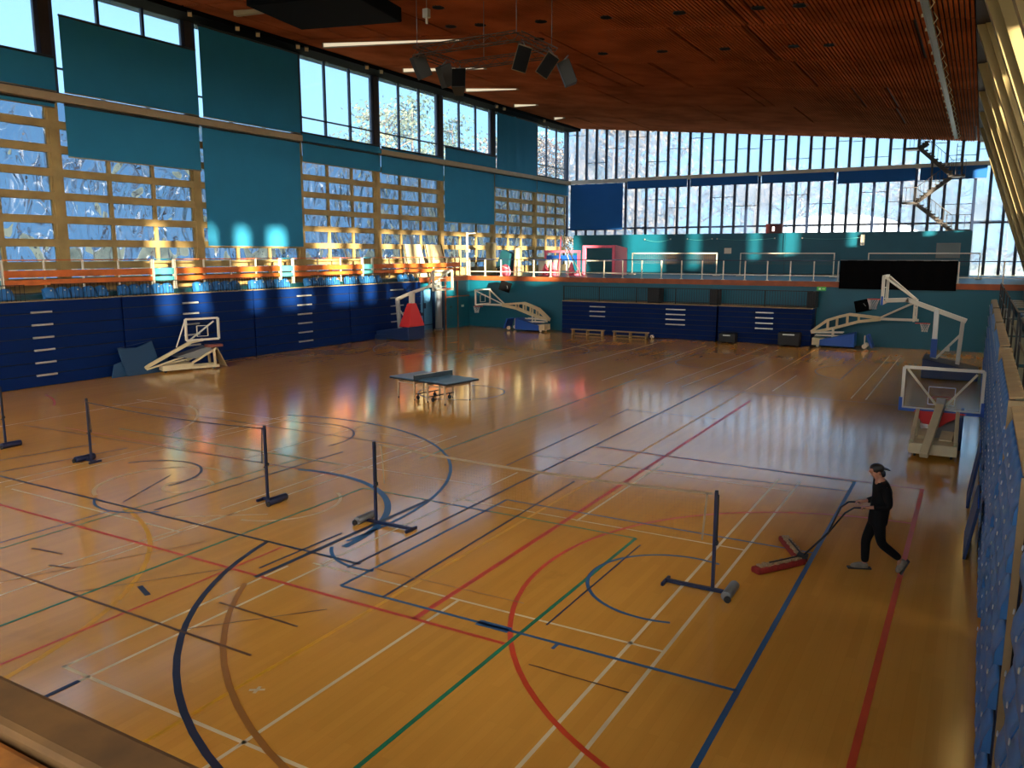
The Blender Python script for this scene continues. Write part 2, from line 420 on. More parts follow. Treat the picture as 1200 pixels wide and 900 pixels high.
paint('cream', (216, 184, 128), [
    ('a', -15.05, 10.99, 1.36, 60, 250, .09), ('a', -14.45, 11.13, .5, 0, 360, .07), ('a', -24.1, 12.4, 5.3, 20, 70, .08), ('a', -11.9, 11.3, 1.2, -80, 60, .07), ('l', -12.9, 9.6, -11.5, 10.6, .06)], .0022)
paint('yellow', (222, 160, 14), [
    ('l', -7.05, 3.0, -7.15, 44, .065), ('a', -15.79, 3.31, 6.35, 5, 76, .08)], .0028)
paint('red', (206, 70, 36), [
    ('l', -.72, 4.0, -.72, 18.73, .08), ('a', -.75, 11.2, 4.96, 90, 270, .07), ('l', -6.36, 8.37, -6.45, 27.4, .09), ('l', -24, 8.37, -4.9, 8.37, .065), ('l', -9.98, 4.0, -9.96, 9.5, .05),
    ('l', -8.3, 18.7, -.72, 18.7, .04), ('a', -30.2, 9.25, 7.2, 55, 75, .07), ('l', -22.5, 13.3, -12.1, 13.3, .03)], .0034)
paint('green', (24, 122, 84), [
    ('l', -4.89, 3.0, -4.89, 12.87, .06), ('l', -11.05, 4.0, -11.05, 12.85, .05), ('l', -11.05, 12.87, -4.89, 12.87, .045), ('l', -11.5, 15.5, -11.55, 30, .05), ('l', -14.05, 7.0, -14.05, 14.1, .035), ('l', -21, 14.0, -12.8, 14.1, .04)], .004)
paint('blue', (42, 92, 136), [
    ('l', -2.04, 4.0, -2.04, 18.6, .07), ('l', -7.98, 8.72, -2.04, 8.72, .055), ('l', -7.99, 8.72, -7.99, 13.68, .055), ('l', -7.99, 13.68, -2.04, 13.68, .05),
    ('a', -3.67, 11.2, 1.26, 72, 288, .055), ('a', -16.1, 11.2, 6.97, -8, 108, .07), ('a', -12.46, 9.99, 3.41, 0, 105, .13), ('a', -8.24, 10.57, 1.2, 215, 285, .06),
    ('a', -14.43, 10.49, 1.28, 225, 320, .05), ('l', -14.35, 7.0, -14.3, 9.2, .035), ('l', -8.3, 18.85, -2.04, 18.6, .04), ('l', -7.5, 17.2, -2.04, 17.8, .035),
    ('l', -5.55, 8.72, -5.05, 8.72, .16), ('l', -4.33, 8.55, -4.33, 8.72, .05), ('a', -15.9, 24, 1.55, 0, 360, .05), ('l', -9.2, 12.86, -7.9, 12.86, .06)], .0046)
paint('navy', (36, 44, 66), [
    ('l', -21.5, 9.53, -8.3, 9.53, .06), ('a', -3.98, 11.02, 6.57, 193, 257, .085), ('l', -8.37, 9.3, -8.37, 38.0, .055), ('l', -9.35, 8.3, -9.35, 12.9, .09),
    ('l', -9.58, 8.6, -9.55, 10.5, .05), ('l', -7.18, 8.7, -7.38, 15.6, .045), ('l', -4.7, 9.1, -4.7, 12.6, .03), ('l', -19.1, 9.7, -18.66, 12.65, .05), ('l', -13.6, 9.66, -13.6, 15.1, .05),
    ('l', -20.2, 10.3, -19.8, 12.5, .05), ('a', -16.1, 11.14, 1.31, -10, 155, .06), ('a', -16.08, 15.7, 1.76, -10, 125, .05), ('l', -9.35, 16.0, -9.4, 21.4, .04), ('l', -9.47, 22.5, -9.48, 24, .04),
    ('l', -9.5, 23.85, -6.5, 23.85, .03), ('l', -8.2, 29.0, -1.5, 29.0, .04), ('a', -2.63, 36.35, 3.19, 120, 235, .05), ('a', -10.2, 36.1, 1.7, 60, 300, .06), ('a', -20, 36.3, 3.2, -40, 120, .05), ('a', -22.5, 36.5, 6, 140, 230, .06),
    ('l', -23.8, 12.9, -12.1, 13.4, .03), ('l', -24.7, 16.3, -12.0, 16.4, .035), ('l', -8.78, 4.5, -8.78, 5.1, .07),
    ('l', -4.5, 34, -4.5, 42, .05), ('l', -12, 31, -12, 43, .05), ('l', -15.5, 11.5, -14.6, 9.7, .03), ('l', -10.6, 7.2, -10.2, 7.05, .08)], .0052)
paint('scuff', (104, 70, 40), [('l', -13.2, 6.53, -7.5, 6.53, .045), ('l', -9.1, 7.4, -7.57, 7.4, .04), ('l', -4.4, 8.06, -3.1, 8.06, .025), ('l', -13.6, 7.3, -12.9, 7.4, .05), ('l', -12.6, 7.0, -12.2, 7.1, .05), ('l', -11.3, 6.5, -9.95, 8.4, .02), ('l', -8.9, 6.5, -7.6, 8.0, .02)], .0062)
paint('brown', (164, 110, 44), [('a', -3.4, 11.76, 6.97, 212, 258, .075), ('l', -8.0, 9.5, -5.3, 9.55, .03), ('l', -13.6, 4, -11.3, 9, .03)], .0058)

# ------------------------------------------------------------------ roller blinds
def blind(y0, y1, z0, z1, where, fold=0.):
    if z1 > 15.2: z1 = 15.36
    o = thing('roller_blind', 'teal roller blind ' + where, 'blind', (XL + .17, (y0 + y1) / 2, z0), group='teal blinds on the left windows')
    mb = MB(); n = 14; k = 4
    base = len(mb.v)
    pts = []
    for i in range(n + 1):
        y = y0 + (y1 - y0) * i / n; col = []
        for j in range(k + 1):
            z = z0 + .04 + (z1 - z0 - .04) * j / k
            x = XL + .17 + fold * sin(i * 2.1 + .4 * j) * (.4 + .6 * random.random()) + .015 * sin(i * 1.3)
            col.append((x, y, z))
        pts.append(col)
    for sx in (0, .012):
        for col in pts:
            for p in col: mb.v.append((p[0] + sx, p[1], p[2]))
    S = (n + 1) * (k + 1)
    for i in range(n):
        for j in range(k):
            a = i * (k + 1) + j; b = a + k + 1
            mb.face([a, a + 1, b + 1, b], 0, True); mb.face([S + a, S + b, S + b + 1, S + a + 1], 0, True)
    mb.build('fabric', M_blind, o)
    b = MB(); b.tube([(XL + .18, y0, z0 + .02), (XL + .18, y1, z0 + .02)], .028, 6); b.build('bottom_bar', M_beam, o)
    b = MB(); b.tube([(XL + .18, y0, z1), (XL + .18, y1, z1)], .05, 8); b.build('roller', M_black, o)
    return o
blind(13.5, 20.02, 11.24, 12.55, 'half raised at the left edge above the cream beam')
blind(20.36, 26.82, 11.26, 14.2, 'hanging to two thirds of the second upper window from the left')
blind(27.08, 33.42, 11.26, 15.4, 'fully closed over the third upper window, dark and tall')
blind(33.5, 40.05, 10.9, 11.36, 'rolled low under the first clear upper window')
blind(40.25, 46.85, 11.0, 11.34, 'rolled low under the second clear upper window')
blind(47.1, 53.8, 11.18, 12.08, 'raised a little under the third clear upper window')
blind(53.9, 60.3, 11.14, 15.4, 'hanging in folds near the far left corner, full height', .05)
blind(60.45, 66.2, 11.0, 11.26, 'rolled low in the last upper window beside the far corner')
blind(13.5, 19.9, 10.6, 10.82, 'rolled up under the cream beam at the left edge')
blind(20.3, 26.78, 8.76, 10.8, 'below the cream beam, second bay from the left')
blind(26.95, 33.3, 5.25, 10.82, 'reaching almost to the balcony seats, longest below the beam')
blind(33.5, 40.1, 9.8, 10.85, 'short, below the beam beside the longest blind')
blind(40.2, 46.85, 9.74, 10.85, 'short, below the beam left of the creased square blind')
blind(46.95, 53.55, 7.04, 10.85, 'creased and square, below the beam midway to the far corner', .03)
blind(53.65, 60.3, 9.84, 10.85, 'short, below the beam right of the creased square blind')
blind(60.4, 66.2, 9.9, 10.85, 'short, below the beam next to the far left corner')
# far wall
o = thing('roller_blind', 'dark blue blind covering the lower window in the far left corner', 'blind', (-29.4, YW - .5, 6.9))
mb = MB(); mb.box(-32.0, -27.05, YW - .5, YW - .47, 6.95, 10.85); mb.build('fabric', M_blindb, o)
mb = MB(); mb.tube([(-32.0, YW - .485, 6.93), (-27.05, YW - .485, 6.93)], .03, 6); mb.build('bottom_bar', M_mull, o)
nm = ['next to the dark blue blind', 'second along from the dark blue blind', 'in the middle of the far wall', 'over the small wall clock box', 'behind the zigzag stairs']
for i in range(5):
    x0, x1 = XFB[i + 1] + .25, XFB[i + 2] - .05
    if i == 4: x1 = -.2
    zb_ = 10.3 if i < 3 else 10.05
    o = thing('roller_blind', 'narrow blue blind rolled up under the far beam ' + nm[i], 'blind', ((x0 + x1) / 2, YW - .5, zb_), group='blue blinds under the far beam')
    mb = MB(); mb.box(x0, x1, YW - .5, YW - .47, zb_ + .03, 10.95); mb.build('fabric', M_blindb, o)
    mb = MB(); mb.tube([(x0, YW - .485, zb_ + .02), (x1, YW - .485, zb_ + .02)], .025, 6); mb.build('bottom_bar', M_mull, o)

# ------------------------------------------------------------------ folded stands along the left wall
def seat_mesh():
    """tip-up shell seat, folded: rounded back, turned-up lip, about 0.45 wide along Y"""
    mb = MB(); n = 8; prof = [(.16, .0), (.2, .06), (.19, .2), (.12, .34), (.06, .42), (.0, .40), (.02, .2), (.05, .02)]
    o = 0
    for i in range(n + 1):
        t = -1 + 2 * i / n; yy = t * .22; dz = -.06 * abs(t) ** 3; dx = -.035 * t * t
        for (px, pz) in prof: mb.v.append((px + dx, yy, max(0, pz + dz)))
    P = len(prof)
    for i in range(n):
        for j in range(P):
            j2 = (j + 1) % P
            mb.face([i * P + j, (i + 1) * P + j, (i + 1) * P + j2, i * P + j2], 0, True)
    mb.face(list(range(P))[::-1], 0); mb.face([n * P + j for j in range(P)], 0)
    # the pale number badge
    mb.tube([(.185, 0, .3), (.2, 0, .303)], .028, 8, 1)
    # mounting foot
    mb.box(.03, .12, -.03, .03, -.02, .06, 2)
    me = mb
    return me
seat_proto = seat_mesh().build('seat', [M_seatb, M_white, M_black])
seat_me = seat_proto.data; seat_me.name = 'tip_up_seat'
bpy.data.objects.remove(seat_proto)
def seat_at(parent, loc, rz=0., s=1.):
    o = bpy.data.objects.new('seat', seat_me); COL.objects.link(o)
    o.parent = parent; o.matrix_local = wmat(parent).inverted() @ (Matrix.Translation(loc) @ Matrix.Rotation(rz, 4, 'Z') @ Matrix.Scale(s, 4))
    return o
UN = [(7.1, 13.85), (13.95, 20.68), (20.75, 27.6), (27.68, 34.48), (34.55, 41.1)]
ST = [(10.1, 10.9, 3), (17.0, 17.78, 6), (23.6, 24.4, 6), (30.5, 31.5, 6), (38.1, 39.3, 6)]
NM = ['nearest, just outside the left edge', 'at the left edge behind the badminton posts', 'behind the folded white backboard', 'dappled with sunlight, middle of the left wall', 'beside the red padded backboard, farthest along the left wall']
ZS = 3.19
for (y0, y1), (s0, s1, ns), lab in zip(UN, ST, NM):
    o = thing('retractable_stand', 'blue folded grandstand ' + lab, 'grandstand', (XB - .4, (y0 + y1) / 2, 0), group='folded blue stands along the left wall')
    nb = 7; h = ZS / nb
    for k in range(nb):
        mb = MB(); mb.box(XB - .55 + .0 * k, XB - .004 * k, y0, y1, .02 + k * h, (k + 1) * h - .012); mb.build('front_panel', M_standb, o, .006)
    mb = MB(); mb.box(XB - .68, XB - .06, y0 + .03, y1 - .03, .01, ZS - .02); mb.build('body', M_black, o)
    mb = MB(); mb.box(XB - .7, XB - .02, y0, y1, ZS - .012, ZS + .02); mb.build('deck', M_skirt, o)
    for k in range(ns):
        z = 2.78 - .47 * k
        mb = MB(); mb.box(XB - .03, XB + .05, s0, s1, z - .035, z + .035); mb.build('step', M_alum, o, .008)
    # low guard of thin bars on the top edge
    mb = MB()
    y = y0 + .05
    while y < y1:
        if not (s0 - .1 < y < s1 + .1): mb.bar((XB - .06, y, ZS + .02), (XB - .06, y, ZS + .6), .014, m=0)
        y += .16
    mb.bar((XB - .06, y0, ZS + .6), (XB - .06, s0 - .1, ZS + .6), .03); mb.bar((XB - .06, s1 + .1, ZS + .6), (XB - .06, y1, ZS + .6), .03)
    mb.build('guard_rail', M_black, o)
    y = y0 + .35
    while y < y1 - .25:
        if not (s0 - .2 < y < s1 + .2): seat_at(o, (XB - .5, y, ZS + .04), 0, 1.05)
        y += .53
# ------------------------------------------------------------------ balcony guards behind them, orange boards on white posts
def guard(y0, y1, lab, colour=M_orange, low=M_orange, gate=False):
    o = thing('guard_rail' if not gate else 'rail_gate', lab, 'railing', (-31.0, (y0 + y1) / 2, ZB), group=None if gate else 'orange board railings on the left balcony')
    n = max(1, round((y1 - y0) / 1.65))
    for i in range(n + 1):
        y = y0 + (y1 - y0) * i / n
        mb = MB(); mb.bar((-31.06, y, ZB), (-31.06, y, 4.68), .06); mb.box(-31.12, -31.0, y - .06, y + .06, ZB, ZB + .02); mb.build('post', M_white, o)
    for z0, z1 in ((4.04, 4.3), (3.74, 3.95)):
        mb = MB(); mb.box(-31.02, -30.98, y0 + .02, y1 - .02, z0, z1); mb.build('board', colour, o, .004)
    mb = MB(); mb.tube([(-31.06, y0, 4.68), (-31.06, y1, 4.68)], .025, 6); mb.build('top_rail', M_orange if not gate else M_teal, o)
M_turq = mat('turquoise_paint', (70, 150, 156), .5, var=.06)
guard(7, 15.4, 'orange board railing outside the left edge')
guard(16.6, 22.8, 'orange board railing at the left edge, behind the first blue seats')
guard(24.0, 30.2, 'orange board railing under the long teal blind')
guard(31.2, 36.6, 'orange board railing between the two small turquoise gates in the middle')
guard(37.6, 46.8, 'orange board railing near the leaning panels, farthest along')
guard(15.5, 16.5, 'turquoise gate in the railing at the left edge', M_turq, gate=True)
guard(22.9, 23.9, 'turquoise gate in the railing left of the long blind', M_turq, gate=True)
guard(30.3, 31.1, 'turquoise gate in the railing right of the long blind', M_turq, gate=True)
guard(36.7, 37.5, 'turquoise gate in the railing nearest the leaning panels', M_turq, gate=True)

# ------------------------------------------------------------------ far wall: two blue stands with black railings on top
for x0, x1, lab, steps in ((-22.5, -12.78, 'wide folded blue stand against the far wall, behind the two benches', [(-20.6, -19.6), (-15.75, -14.6)]),
                           (-12.68, -7.65, 'narrow folded blue stand against the far wall with dark boxes before it', [(-10.6, -9.65)])):
    o = thing('retractable_stand', lab, 'grandstand', ((x0 + x1) / 2, 45.9, 0))
    h = 2.0 / 7
    for k in range(7):
        mb = MB(); mb.box(x0, x1, 45.4 + .004 * k, 46.2, .02 + k * h, (k + 1) * h - .01); mb.build('front_panel', M_standb, o, .006)
    mb = MB(); mb.box(x0 + .03, x1 - .03, 45.46, 46.84, .01, 1.99); mb.build('body', M_black, o)
    mb = MB(); mb.box(x0, x1, 45.38, 46.84, 1.99, 2.04); mb.build('deck', M_skirt, o)
    for s0, s1 in steps:
        for k in range(4 if s0 > -20 else 3):
            z = 1.72 - .29 * k - (0 if s0 > -20 else .0)
            mb = MB(); mb.box(s0, s1, 45.34, 45.42, z - .03, z + .03); mb.build('step', M_alum, o)
    n = int((x1 - x0) / 2.4)
    for i in range(n + 1):
        x = x0 + .05 + (x1 - x0 - .1) * i / n
        mb = MB(); mb.bar((x, 45.5, 2.04), (x, 45.5, 2.95), .05); mb.build('rail_post', M_black, o)
    mb = MB(); mb.bar((x0, 45.5, 2.93), (x1, 45.5, 2.93), .04); mb.bar((x0, 45.5, 2.16), (x1, 45.5, 2.16), .03)
    x = x0 + .1
    while x < x1: mb.bar((x, 45.5, 2.1), (x, 45.5, 2.93), .014); x += .14
    mb.build('guard_rail', M_black, o)
    mb = MB(); xx = x1 - .5 if x1 < -10 else x1 - .35
    mb.box(xx, xx + .45, 45.6, 46.5, 2.04, 2.9)
    mb.build('folded_seats', M_black, o, .02)
    if x1 < -10:
        mb = MB(); mb.box(-17.0, -16.3, 45.6, 46.5, 2.04, 2.9); mb.build('folded_seats', M_black, o, .02)
# railing along the far balcony
def far_rail(x0, x1, lab, dx=1.27):
    o = thing('guard_rail', lab, 'railing', ((x0 + x1) / 2, YF + .05, ZB))
    n = max(1, round((x1 - x0) / dx))
    for i in range(n + 1):
        x = x0 + (x1 - x0) * i / n
        mb = MB(); mb.bar((x, YF, ZB + .02), (x, YF, 4.52), .06); mb.box(x - .08, x + .08, YF - .06, YF + .06, ZB + .02, ZB + .05); mb.build('post', M_white, o)
    mb = MB(); mb.bar((x0, YF, 4.53), (x1, YF, 4.53), .07, .05); mb.build('top_rail', M_mull, o)
    mb = MB(); mb.bar((x0, YF, 3.72), (x1, YF, 3.72), .05); mb.build('lower_rail', M_white, o)
far_rail(-30.3, -6.7, 'long white posted railing on the far balcony above the blue stands')
far_rail(-1.0, 2.9, 'short dark railing on the far balcony right of the black curtain', 1.9)
o = thing('hanging_curtain', 'black curtain hung over the far balcony railing above the right backboard', 'curtain', (-3.8, YF - .12, 3.05))
mb = MB(); n = 40
for i in range(n):
    xa, xb = -6.6 + 5.55 * i / n, -6.6 + 5.55 * (i + 1) / n
    ya, yb = YF - .13 + .02 * sin(i * 1.1), YF - .13 + .02 * sin((i + 1) * 1.1)
    mb.prism([(xa, ya, 3.05), (xb, yb, 3.05), (xb, yb, 4.56), (xa, ya, 4.56)], (0, .012, 0))
mb.build('cloth', M_pitch, o)
mb = MB(); mb.tube([(-6.6, YF - .11, 4.57), (-1.05, YF - .11, 4.57)], .025, 6); mb.build('hem_rod', M_grey, o)
# ------------------------------------------------------------------ backboards
M_bglass = glass_mat('board_glass', (.86, .92, .95))
M_hoop = mat('hoop_orange', (214, 70, 44), .45)
M_net = mat('hoop_net', (206, 204, 200), .8)
class Loc:
    """local frame: s along the machine, t to its side, z up"""
    def __init__(s, o, u):
        s.o = Vector((o[0], o[1], 0)); s.u = Vector((u[0], u[1], 0)).normalized(); s.n = Vector((s.u.y, -s.u.x, 0))
    def __call__(s, a, t, z): return tuple(s.o + s.u * a + s.n * t + Vector((0, 0, z)))
def slab(mb, L, s0, s1, t0, t1, zs, m=0):
    """box in a local frame; zs = bottom, then top at s0 and at s1"""
    zb, za, zc_ = zs
    mb.prism([L(s0, t0, zb), L(s1, t0, zb), L(s1, t0, zc_), L(s0, t0, za)], Vector(L(0, t1, 0)) - Vector(L(0, t0, 0)), m)
def board(par, L, P, W, Hh, z0, lip=M_bluep, frame=M_white, fw=.06):
    """glass backboard: P(t) gives the point at signed half width t along the board; z0 its lower edge"""
    f = lambda t, z, d=0: Vector(P(t)) + Vector((0, 0, z))
    nrm = (f(1, 0) - f(-1, 0)).cross(Vector((0, 0, 1))).normalized()
    bd = MB(); h = W / 2
    g = MB(); g.quad(f(-h, z0), f(h, z0), f(h, z0 + Hh), f(-h, z0 + Hh))
    for a, b in ((( -h, z0), (h, z0)), ((-h, z0 + Hh), (h, z0 + Hh)), ((-h, z0), (-h, z0 + Hh)), ((h, z0), (h, z0 + Hh))):
        bd.bar(f(*a), f(*b), fw, fw)
    fr = bd.build('board_frame', frame, par)
    g.build('board_glass', M_bglass, fr)
    tg = MB()
    for a, b in (((-.3, z0 + .15), (.3, z0 + .15)), ((-.3, z0 + .6), (.3, z0 + .6)), ((-.3, z0 + .15), (-.3, z0 + .6)), ((.3, z0 + .15), (.3, z0 + .6))):
        tg.bar(f(*a), f(*b), .045, .02)
    tg.build('target_square', frame, fr)
    if lip:
        lp = MB(); lp.bar(f(-h - .03, z0 - .03), f(h + .03, z0 - .03), .08, .08)
        for q in (-1, 1): lp.bar(f(q * (h + .03), z0 - .07), f(q * (h + .03), z0 + .28), .08, .08)
        lp.build('edge_pad', lip, fr)
    return fr
def hoop(par, c, z, back, net=True, drop=.42):
    """ring with its bracket; 'back' is the board-side point"""
    mb = MB(); mb.ring((c[0], c[1], z), .23, .012); d = (Vector((c[0], c[1])) - Vector(back[:2])).normalized() * .22
    mb.bar((back[0], back[1], z), (c[0] - d.x, c[1] - d.y, z), .14, .03)
    h = mb.build('hoop', M_hoop, par)
    if net:
        nb = MB(); n = 12; lv = [(0, .225), (.1, .2), (.2, .165), (.3, .14), (drop, .13)]
        for i in range(n):
            for sg in (1, -1):
                pts = []
                for j, (dz, r) in enumerate(lv):
                    t = 2 * pi * (i + sg * j * .5) / n; pts.append((c[0] + r * cos(t), c[1] + r * sin(t), z - dz))
                nb.tube(pts, .007, 4, cap=False)
        nb.build('net', M_net, h)
    return h
def wheel(mb, p, ax, r=.07, w=.05, m=0):
    a = Vector(p) - Vector(ax) * w / 2; b = Vector(p) + Vector(ax) * w / 2; mb.tube([a, b], r, 12, m)

# folded white one in front of the left stand
L = Loc((-29.5, 22.0), (.35, .94))
o = thing('basketball_backstop', 'low folded cream backboard machine by the leaning mats at the left stand', 'basketball hoop', L(.6, 0, 0), group=None)
mb = MB(); slab(mb, L, -.22, 1.05, -.42, .38, (.08, .3, .34)); mb.build('base', M_cream, o, .012)
for t in (-.36, .36):
    mb = MB(); mb.bar(L(1.0, t, .34), L(2.05, t, .88), .09); mb.bar(L(1.95, t, .82), L(1.98, t, .12), .09); mb.bar(L(.95, t, .13), L(2.15, t, .13), .09, .11); mb.build('side_frame', M_cream, o, .01)
mb = MB(); mb.prism([L(2.06, -.42, .9), L(2.06, .4, .9), L(2.45, .4, .06), L(2.45, -.42, .06)], Vector(L(.03, 0, .02)) - Vector(L(0, 0, 0))); mb.build('rear_panel', M_skirt, o)
mb = MB(); mb.bar(L(-.9, 0, .2), L(1.08, 0, 1.17), .13, .14); mb.bar(L(1.02, 0, 1.17), L(1.62, 0, 1.26), .13, .12); mb.build('arm', M_cream, o, .012)
mb = MB(); mb.bar(L(-.78, .1, .17), L(.4, .1, .5), .06); mb.bar(L(.4, .1, .5), L(1.7, .1, .78), .06); mb.bar(L(-.78, -.1, .17), L(1.5, -.1, .55), .06); mb.build('lower_link', M_cream, o)
mb = MB(); mb.prism([L(.35, -.34, .62), L(1.7, -.34, .98), L(1.95, -.34, .86), L(1.2, -.34, .5)], Vector(L(0, .68, 0)) - Vector(L(0, 0, 0))); mb.build('hood', M_grey, o)
fr = board(o, L, lambda t: L(1.55 + t * .76, .22, 0), 1.8, .9, 1.28, lip=None, fw=.085)
mb = MB(); mb.bar(L(.85, .22, 2.14), L(.5, 0, 1.0), .05); mb.bar(L(2.05, .22, 2.05), L(.95, .05, 1.2), .06); mb.build('brace', M_white, o)
mb = MB(); slab(mb, L, 1.62, 2.3, .14, .5, (.96, 1.06, 1.06)); mb.build('hoop_pad', mat('faded_red', (120, 66, 58), .6), o)
mb = MB()
for s_, t in ((-.1, -.3), (-.1, .3), (1.9, -.36), (1.9, .36)): wheel(mb, L(s_, t, .07), L.n)
mb.build('wheels', M_black, o)

# red padded one at the end of the left stand
L = Loc((-29.0, 37.4), (1, 0))
o = thing('basketball_backstop', 'raised backboard machine with red front pad and navy base, ending the left stand', 'basketball hoop', (-28.9, 37.4, 0))
mb = MB(); slab(mb, L, -1.1, 1.2, -.75, .8, (.06, .5, .8)); mb.build('base', M_navy, o, .03)
mb = MB(); slab(mb, L, -1.15, -.3, -.8, .9, (.02, .3, .36)); mb.build('counterweight', M_navy, o, .02)
mb = MB(); a = [L(.5, -.72, .8), L(1.25, -.72, .8), L(1.25, .76, .8), L(.5, .76, .8)]; b = [L(.72, -.22, 2.12), L(1.02, -.22, 2.12), L(1.02, .24, 2.12), L(.72, .24, 2.12)]
k = len(mb.v); mb.v += a + b
for q in ((3, 2, 1, 0), (4, 5, 6, 7), (0, 1, 5, 4), (1, 2, 6, 5), (2, 3, 7, 6), (3, 0, 4, 7)): mb.face([k + i for i in q])
mb.build('front_pad', M_red, o, .03)
mb = MB(); mb.bar(L(.88, 0, 2.1), L(.9, 0, 2.75), .26, .26, up=(0, 1, 0)); mb.build('post', M_white, o, .02)
mb = MB(); mb.bar(L(-.18, 0, 2.3), L(.9, 0, 2.72), .2, .17); mb.bar(L(.85, 0, 2.7), L(2.25, 0, 3.12), .17, .15); mb.bar(L(2.2, 0, 3.12), L(2.9, 0, 3.1), .14, .16); mb.build('arm', M_white, o, .015)
mb = MB(); mb.bar(L(-.15, 0, 2.36), L(0, 0, .55), .2, .18, up=(0, 1, 0)); mb.box(-29.15, -28.8, 37.2, 37.6, .5, .62); mb.build('rear_strut', M_alum, o, .012)
mb = MB(); mb.bar(L(.05, 0, 1.65), L(.62, 0, .95), .07); mb.build('stay', M_white, o)
fr = board(o, L, lambda t: L(2.95, -t - .15, 0), 1.85, 1.03, 2.94, lip=M_white, fw=.1)
mb = MB(); mb.bar(L(2.9, .75, 3.95), L(2.15, .08, 3.15), .09); mb.bar(L(2.9, -.95, 3.95), L(2.15, -.08, 3.15), .09); mb.build('brace', M_white, o)
hoop(o, L(3.42, -.15, 0), 3.0, L(2.98, -.15, 0), net=False)

# the two folded far ones, mirror images
def folded(X, sgn, label, boardy):
    L = Loc((X, 45.55), (sgn, 0))
    o = thing('basketball_backstop', label, 'basketball hoop', L(1.2, 0, 0), group=None)
    mb = MB(); slab(mb, L, .3, 2.0, -.5, .5, (.1, .85, .42)); mb.build('base', M_bluep, o, .03)
    mb = MB(); slab(mb, L, 1.75, 2.4, -.4, .4, (.12, .45, .5)); mb.build('counterweight', M_cream, o, .02)
    top = [(-.85, 1.64), (.66, 1.78), (1.2, 1.62), (1.75, 1.42), (2.5, .8)]; bot = [(-.85, 1.58), (.2, 1.42), (1.41, 1.02), (2.5, .74)]
    for t in (-.16, .16):
        mb = MB()
        for c_ in (top, bot):
            for p, q in zip(c_, c_[1:]): mb.bar(L(p[0], t, p[1]), L(q[0], t, q[1]), .07, .13)
        for a_, za, zb in ((.2, 1.73, 1.42), (.75, 1.76, 1.24), (1.25, 1.6, 1.07), (1.7, 1.43, .95)): mb.bar(L(a_, t, za), L(a_, t, zb), .07, .1, up=(0, 1, 0))
        mb.build('arm_truss', M_cream, o)
    for t in (-.2, .2):
        mb = MB(); mb.bar(L(.9, t, .82), L(2.45, t, .76), .06); mb.bar(L(1.0, t, .62), L(2.3, t, .62), .05); mb.bar(L(1.42, t, .55), L(1.42, t, 1.05), .06, up=(0, 1, 0)); mb.build('lower_link', M_white, o)
    mb = MB(); mb.bar(L(-2.6, 0, 1.6), L(-.8, 0, 1.6), .1, .12); mb.build('nose_beam', M_white, o)
    fr = board(o, L, lambda t: L(-2.42, t, 0), 1.8, .95, 1.62, lip=None, fw=.09)
    mb = MB()
    for t in (-.85, .85): mb.bar(L(-2.38, t, 2.5), L(-.85, t * .15, 1.68), .07)
    mb.build('brace', M_white, o)
    hoop(o, L(-2.9, 0, 0), 1.45, L(-2.45, 0, 0))
    mb = MB(); mb.prism([L(-.25, -.45, .75), L(-.5, -.45, .1), L(-.62, -.45, .12), L(-.36, -.45, .78)], Vector(L(0, .9, 0)) - Vector(L(0, 0, 0))); mb.build('tipped_pad', M_bluep, o, .02)
    mb = MB(); wheel(mb, L(-.2, -.42, .18), L.n, .12, .1); wheel(mb, L(-.2, .42, .18), L.n, .12, .1); mb.bar(L(-.2, -.42, .2), L(-.2, -.42, .75), .05, up=(0, 1, 0)); wheel(mb, L(2.1, -.35, .08), L.n); wheel(mb, L(2.1, .35, .08), L.n); mb.build('wheels', M_white, o)
folded(-26.0, 1, 'folded truss-armed backboard machine in the far left corner under the tilted black loudspeaker', 1)
folded(-5.15, -1, 'folded truss-armed backboard machine with blue base, right of the narrow far stand', -1)

# large raised one on the right, seen from its side
L = Loc((0, 36.5), (1, 0))
o = thing('basketball_backstop', 'tall raised backboard machine with white posts before the black curtain on the right', 'basketball hoop', (-.8, 36.5, 0))
mb = MB(); slab(mb, L, -1.76, .2, -.9, .9, (.05, .84, .42)); mb.build('base', M_navy, o, .03)
mb = MB(); mb.bar(L(-1.41, 0, .6), L(-1.42, 0, 2.72), .19, .19, up=(0, 1, 0)); f_ = mb.build('front_post', M_alum, o, .015)
mb = MB(); mb.bar(L(-1.42, 0, .8), L(-1.42, 0, 1.55), .22, .22, up=(0, 1, 0)); mb.build('post_pad', M_bluep, f_)
mb = MB(); mb.bar(L(-.55, 0, .45), L(-.48, 0, 2.3), .15, .15, up=(0, 1, 0)); mb.build('rear_post', M_white, o, .012)
mb = MB(); mb.bar(L(-3.3, 0, 3.03), L(-2.45, 0, 3.08), .18, .17); mb.bar(L(-2.55, 0, 3.1), L(-.36, 0, 2.3), .18, .18); mb.build('arm', M_white, o, .015)
mb = MB(); mb.bar(L(-.5, 0, 1.78), L(-1.36, 0, .72), .09); mb.box(-1.02, -.86, 36.42, 36.58, 1.08, 1.22); mb.build('stay', M_white, o)
fr = board(o, L, lambda t: L(-3.36, t, 0), 1.8, 1.05, 2.96, fw=.11)
mb = MB()
for t in (-.8, .8): mb.bar(L(-3.3, t, 3.98), L(-2.2, t * .1, 3.1), .075)
mb.build('brace', M_white, o)
hoop(o, L(-3.78, 0, 0), 3.07, L(-3.4, 0, 0))

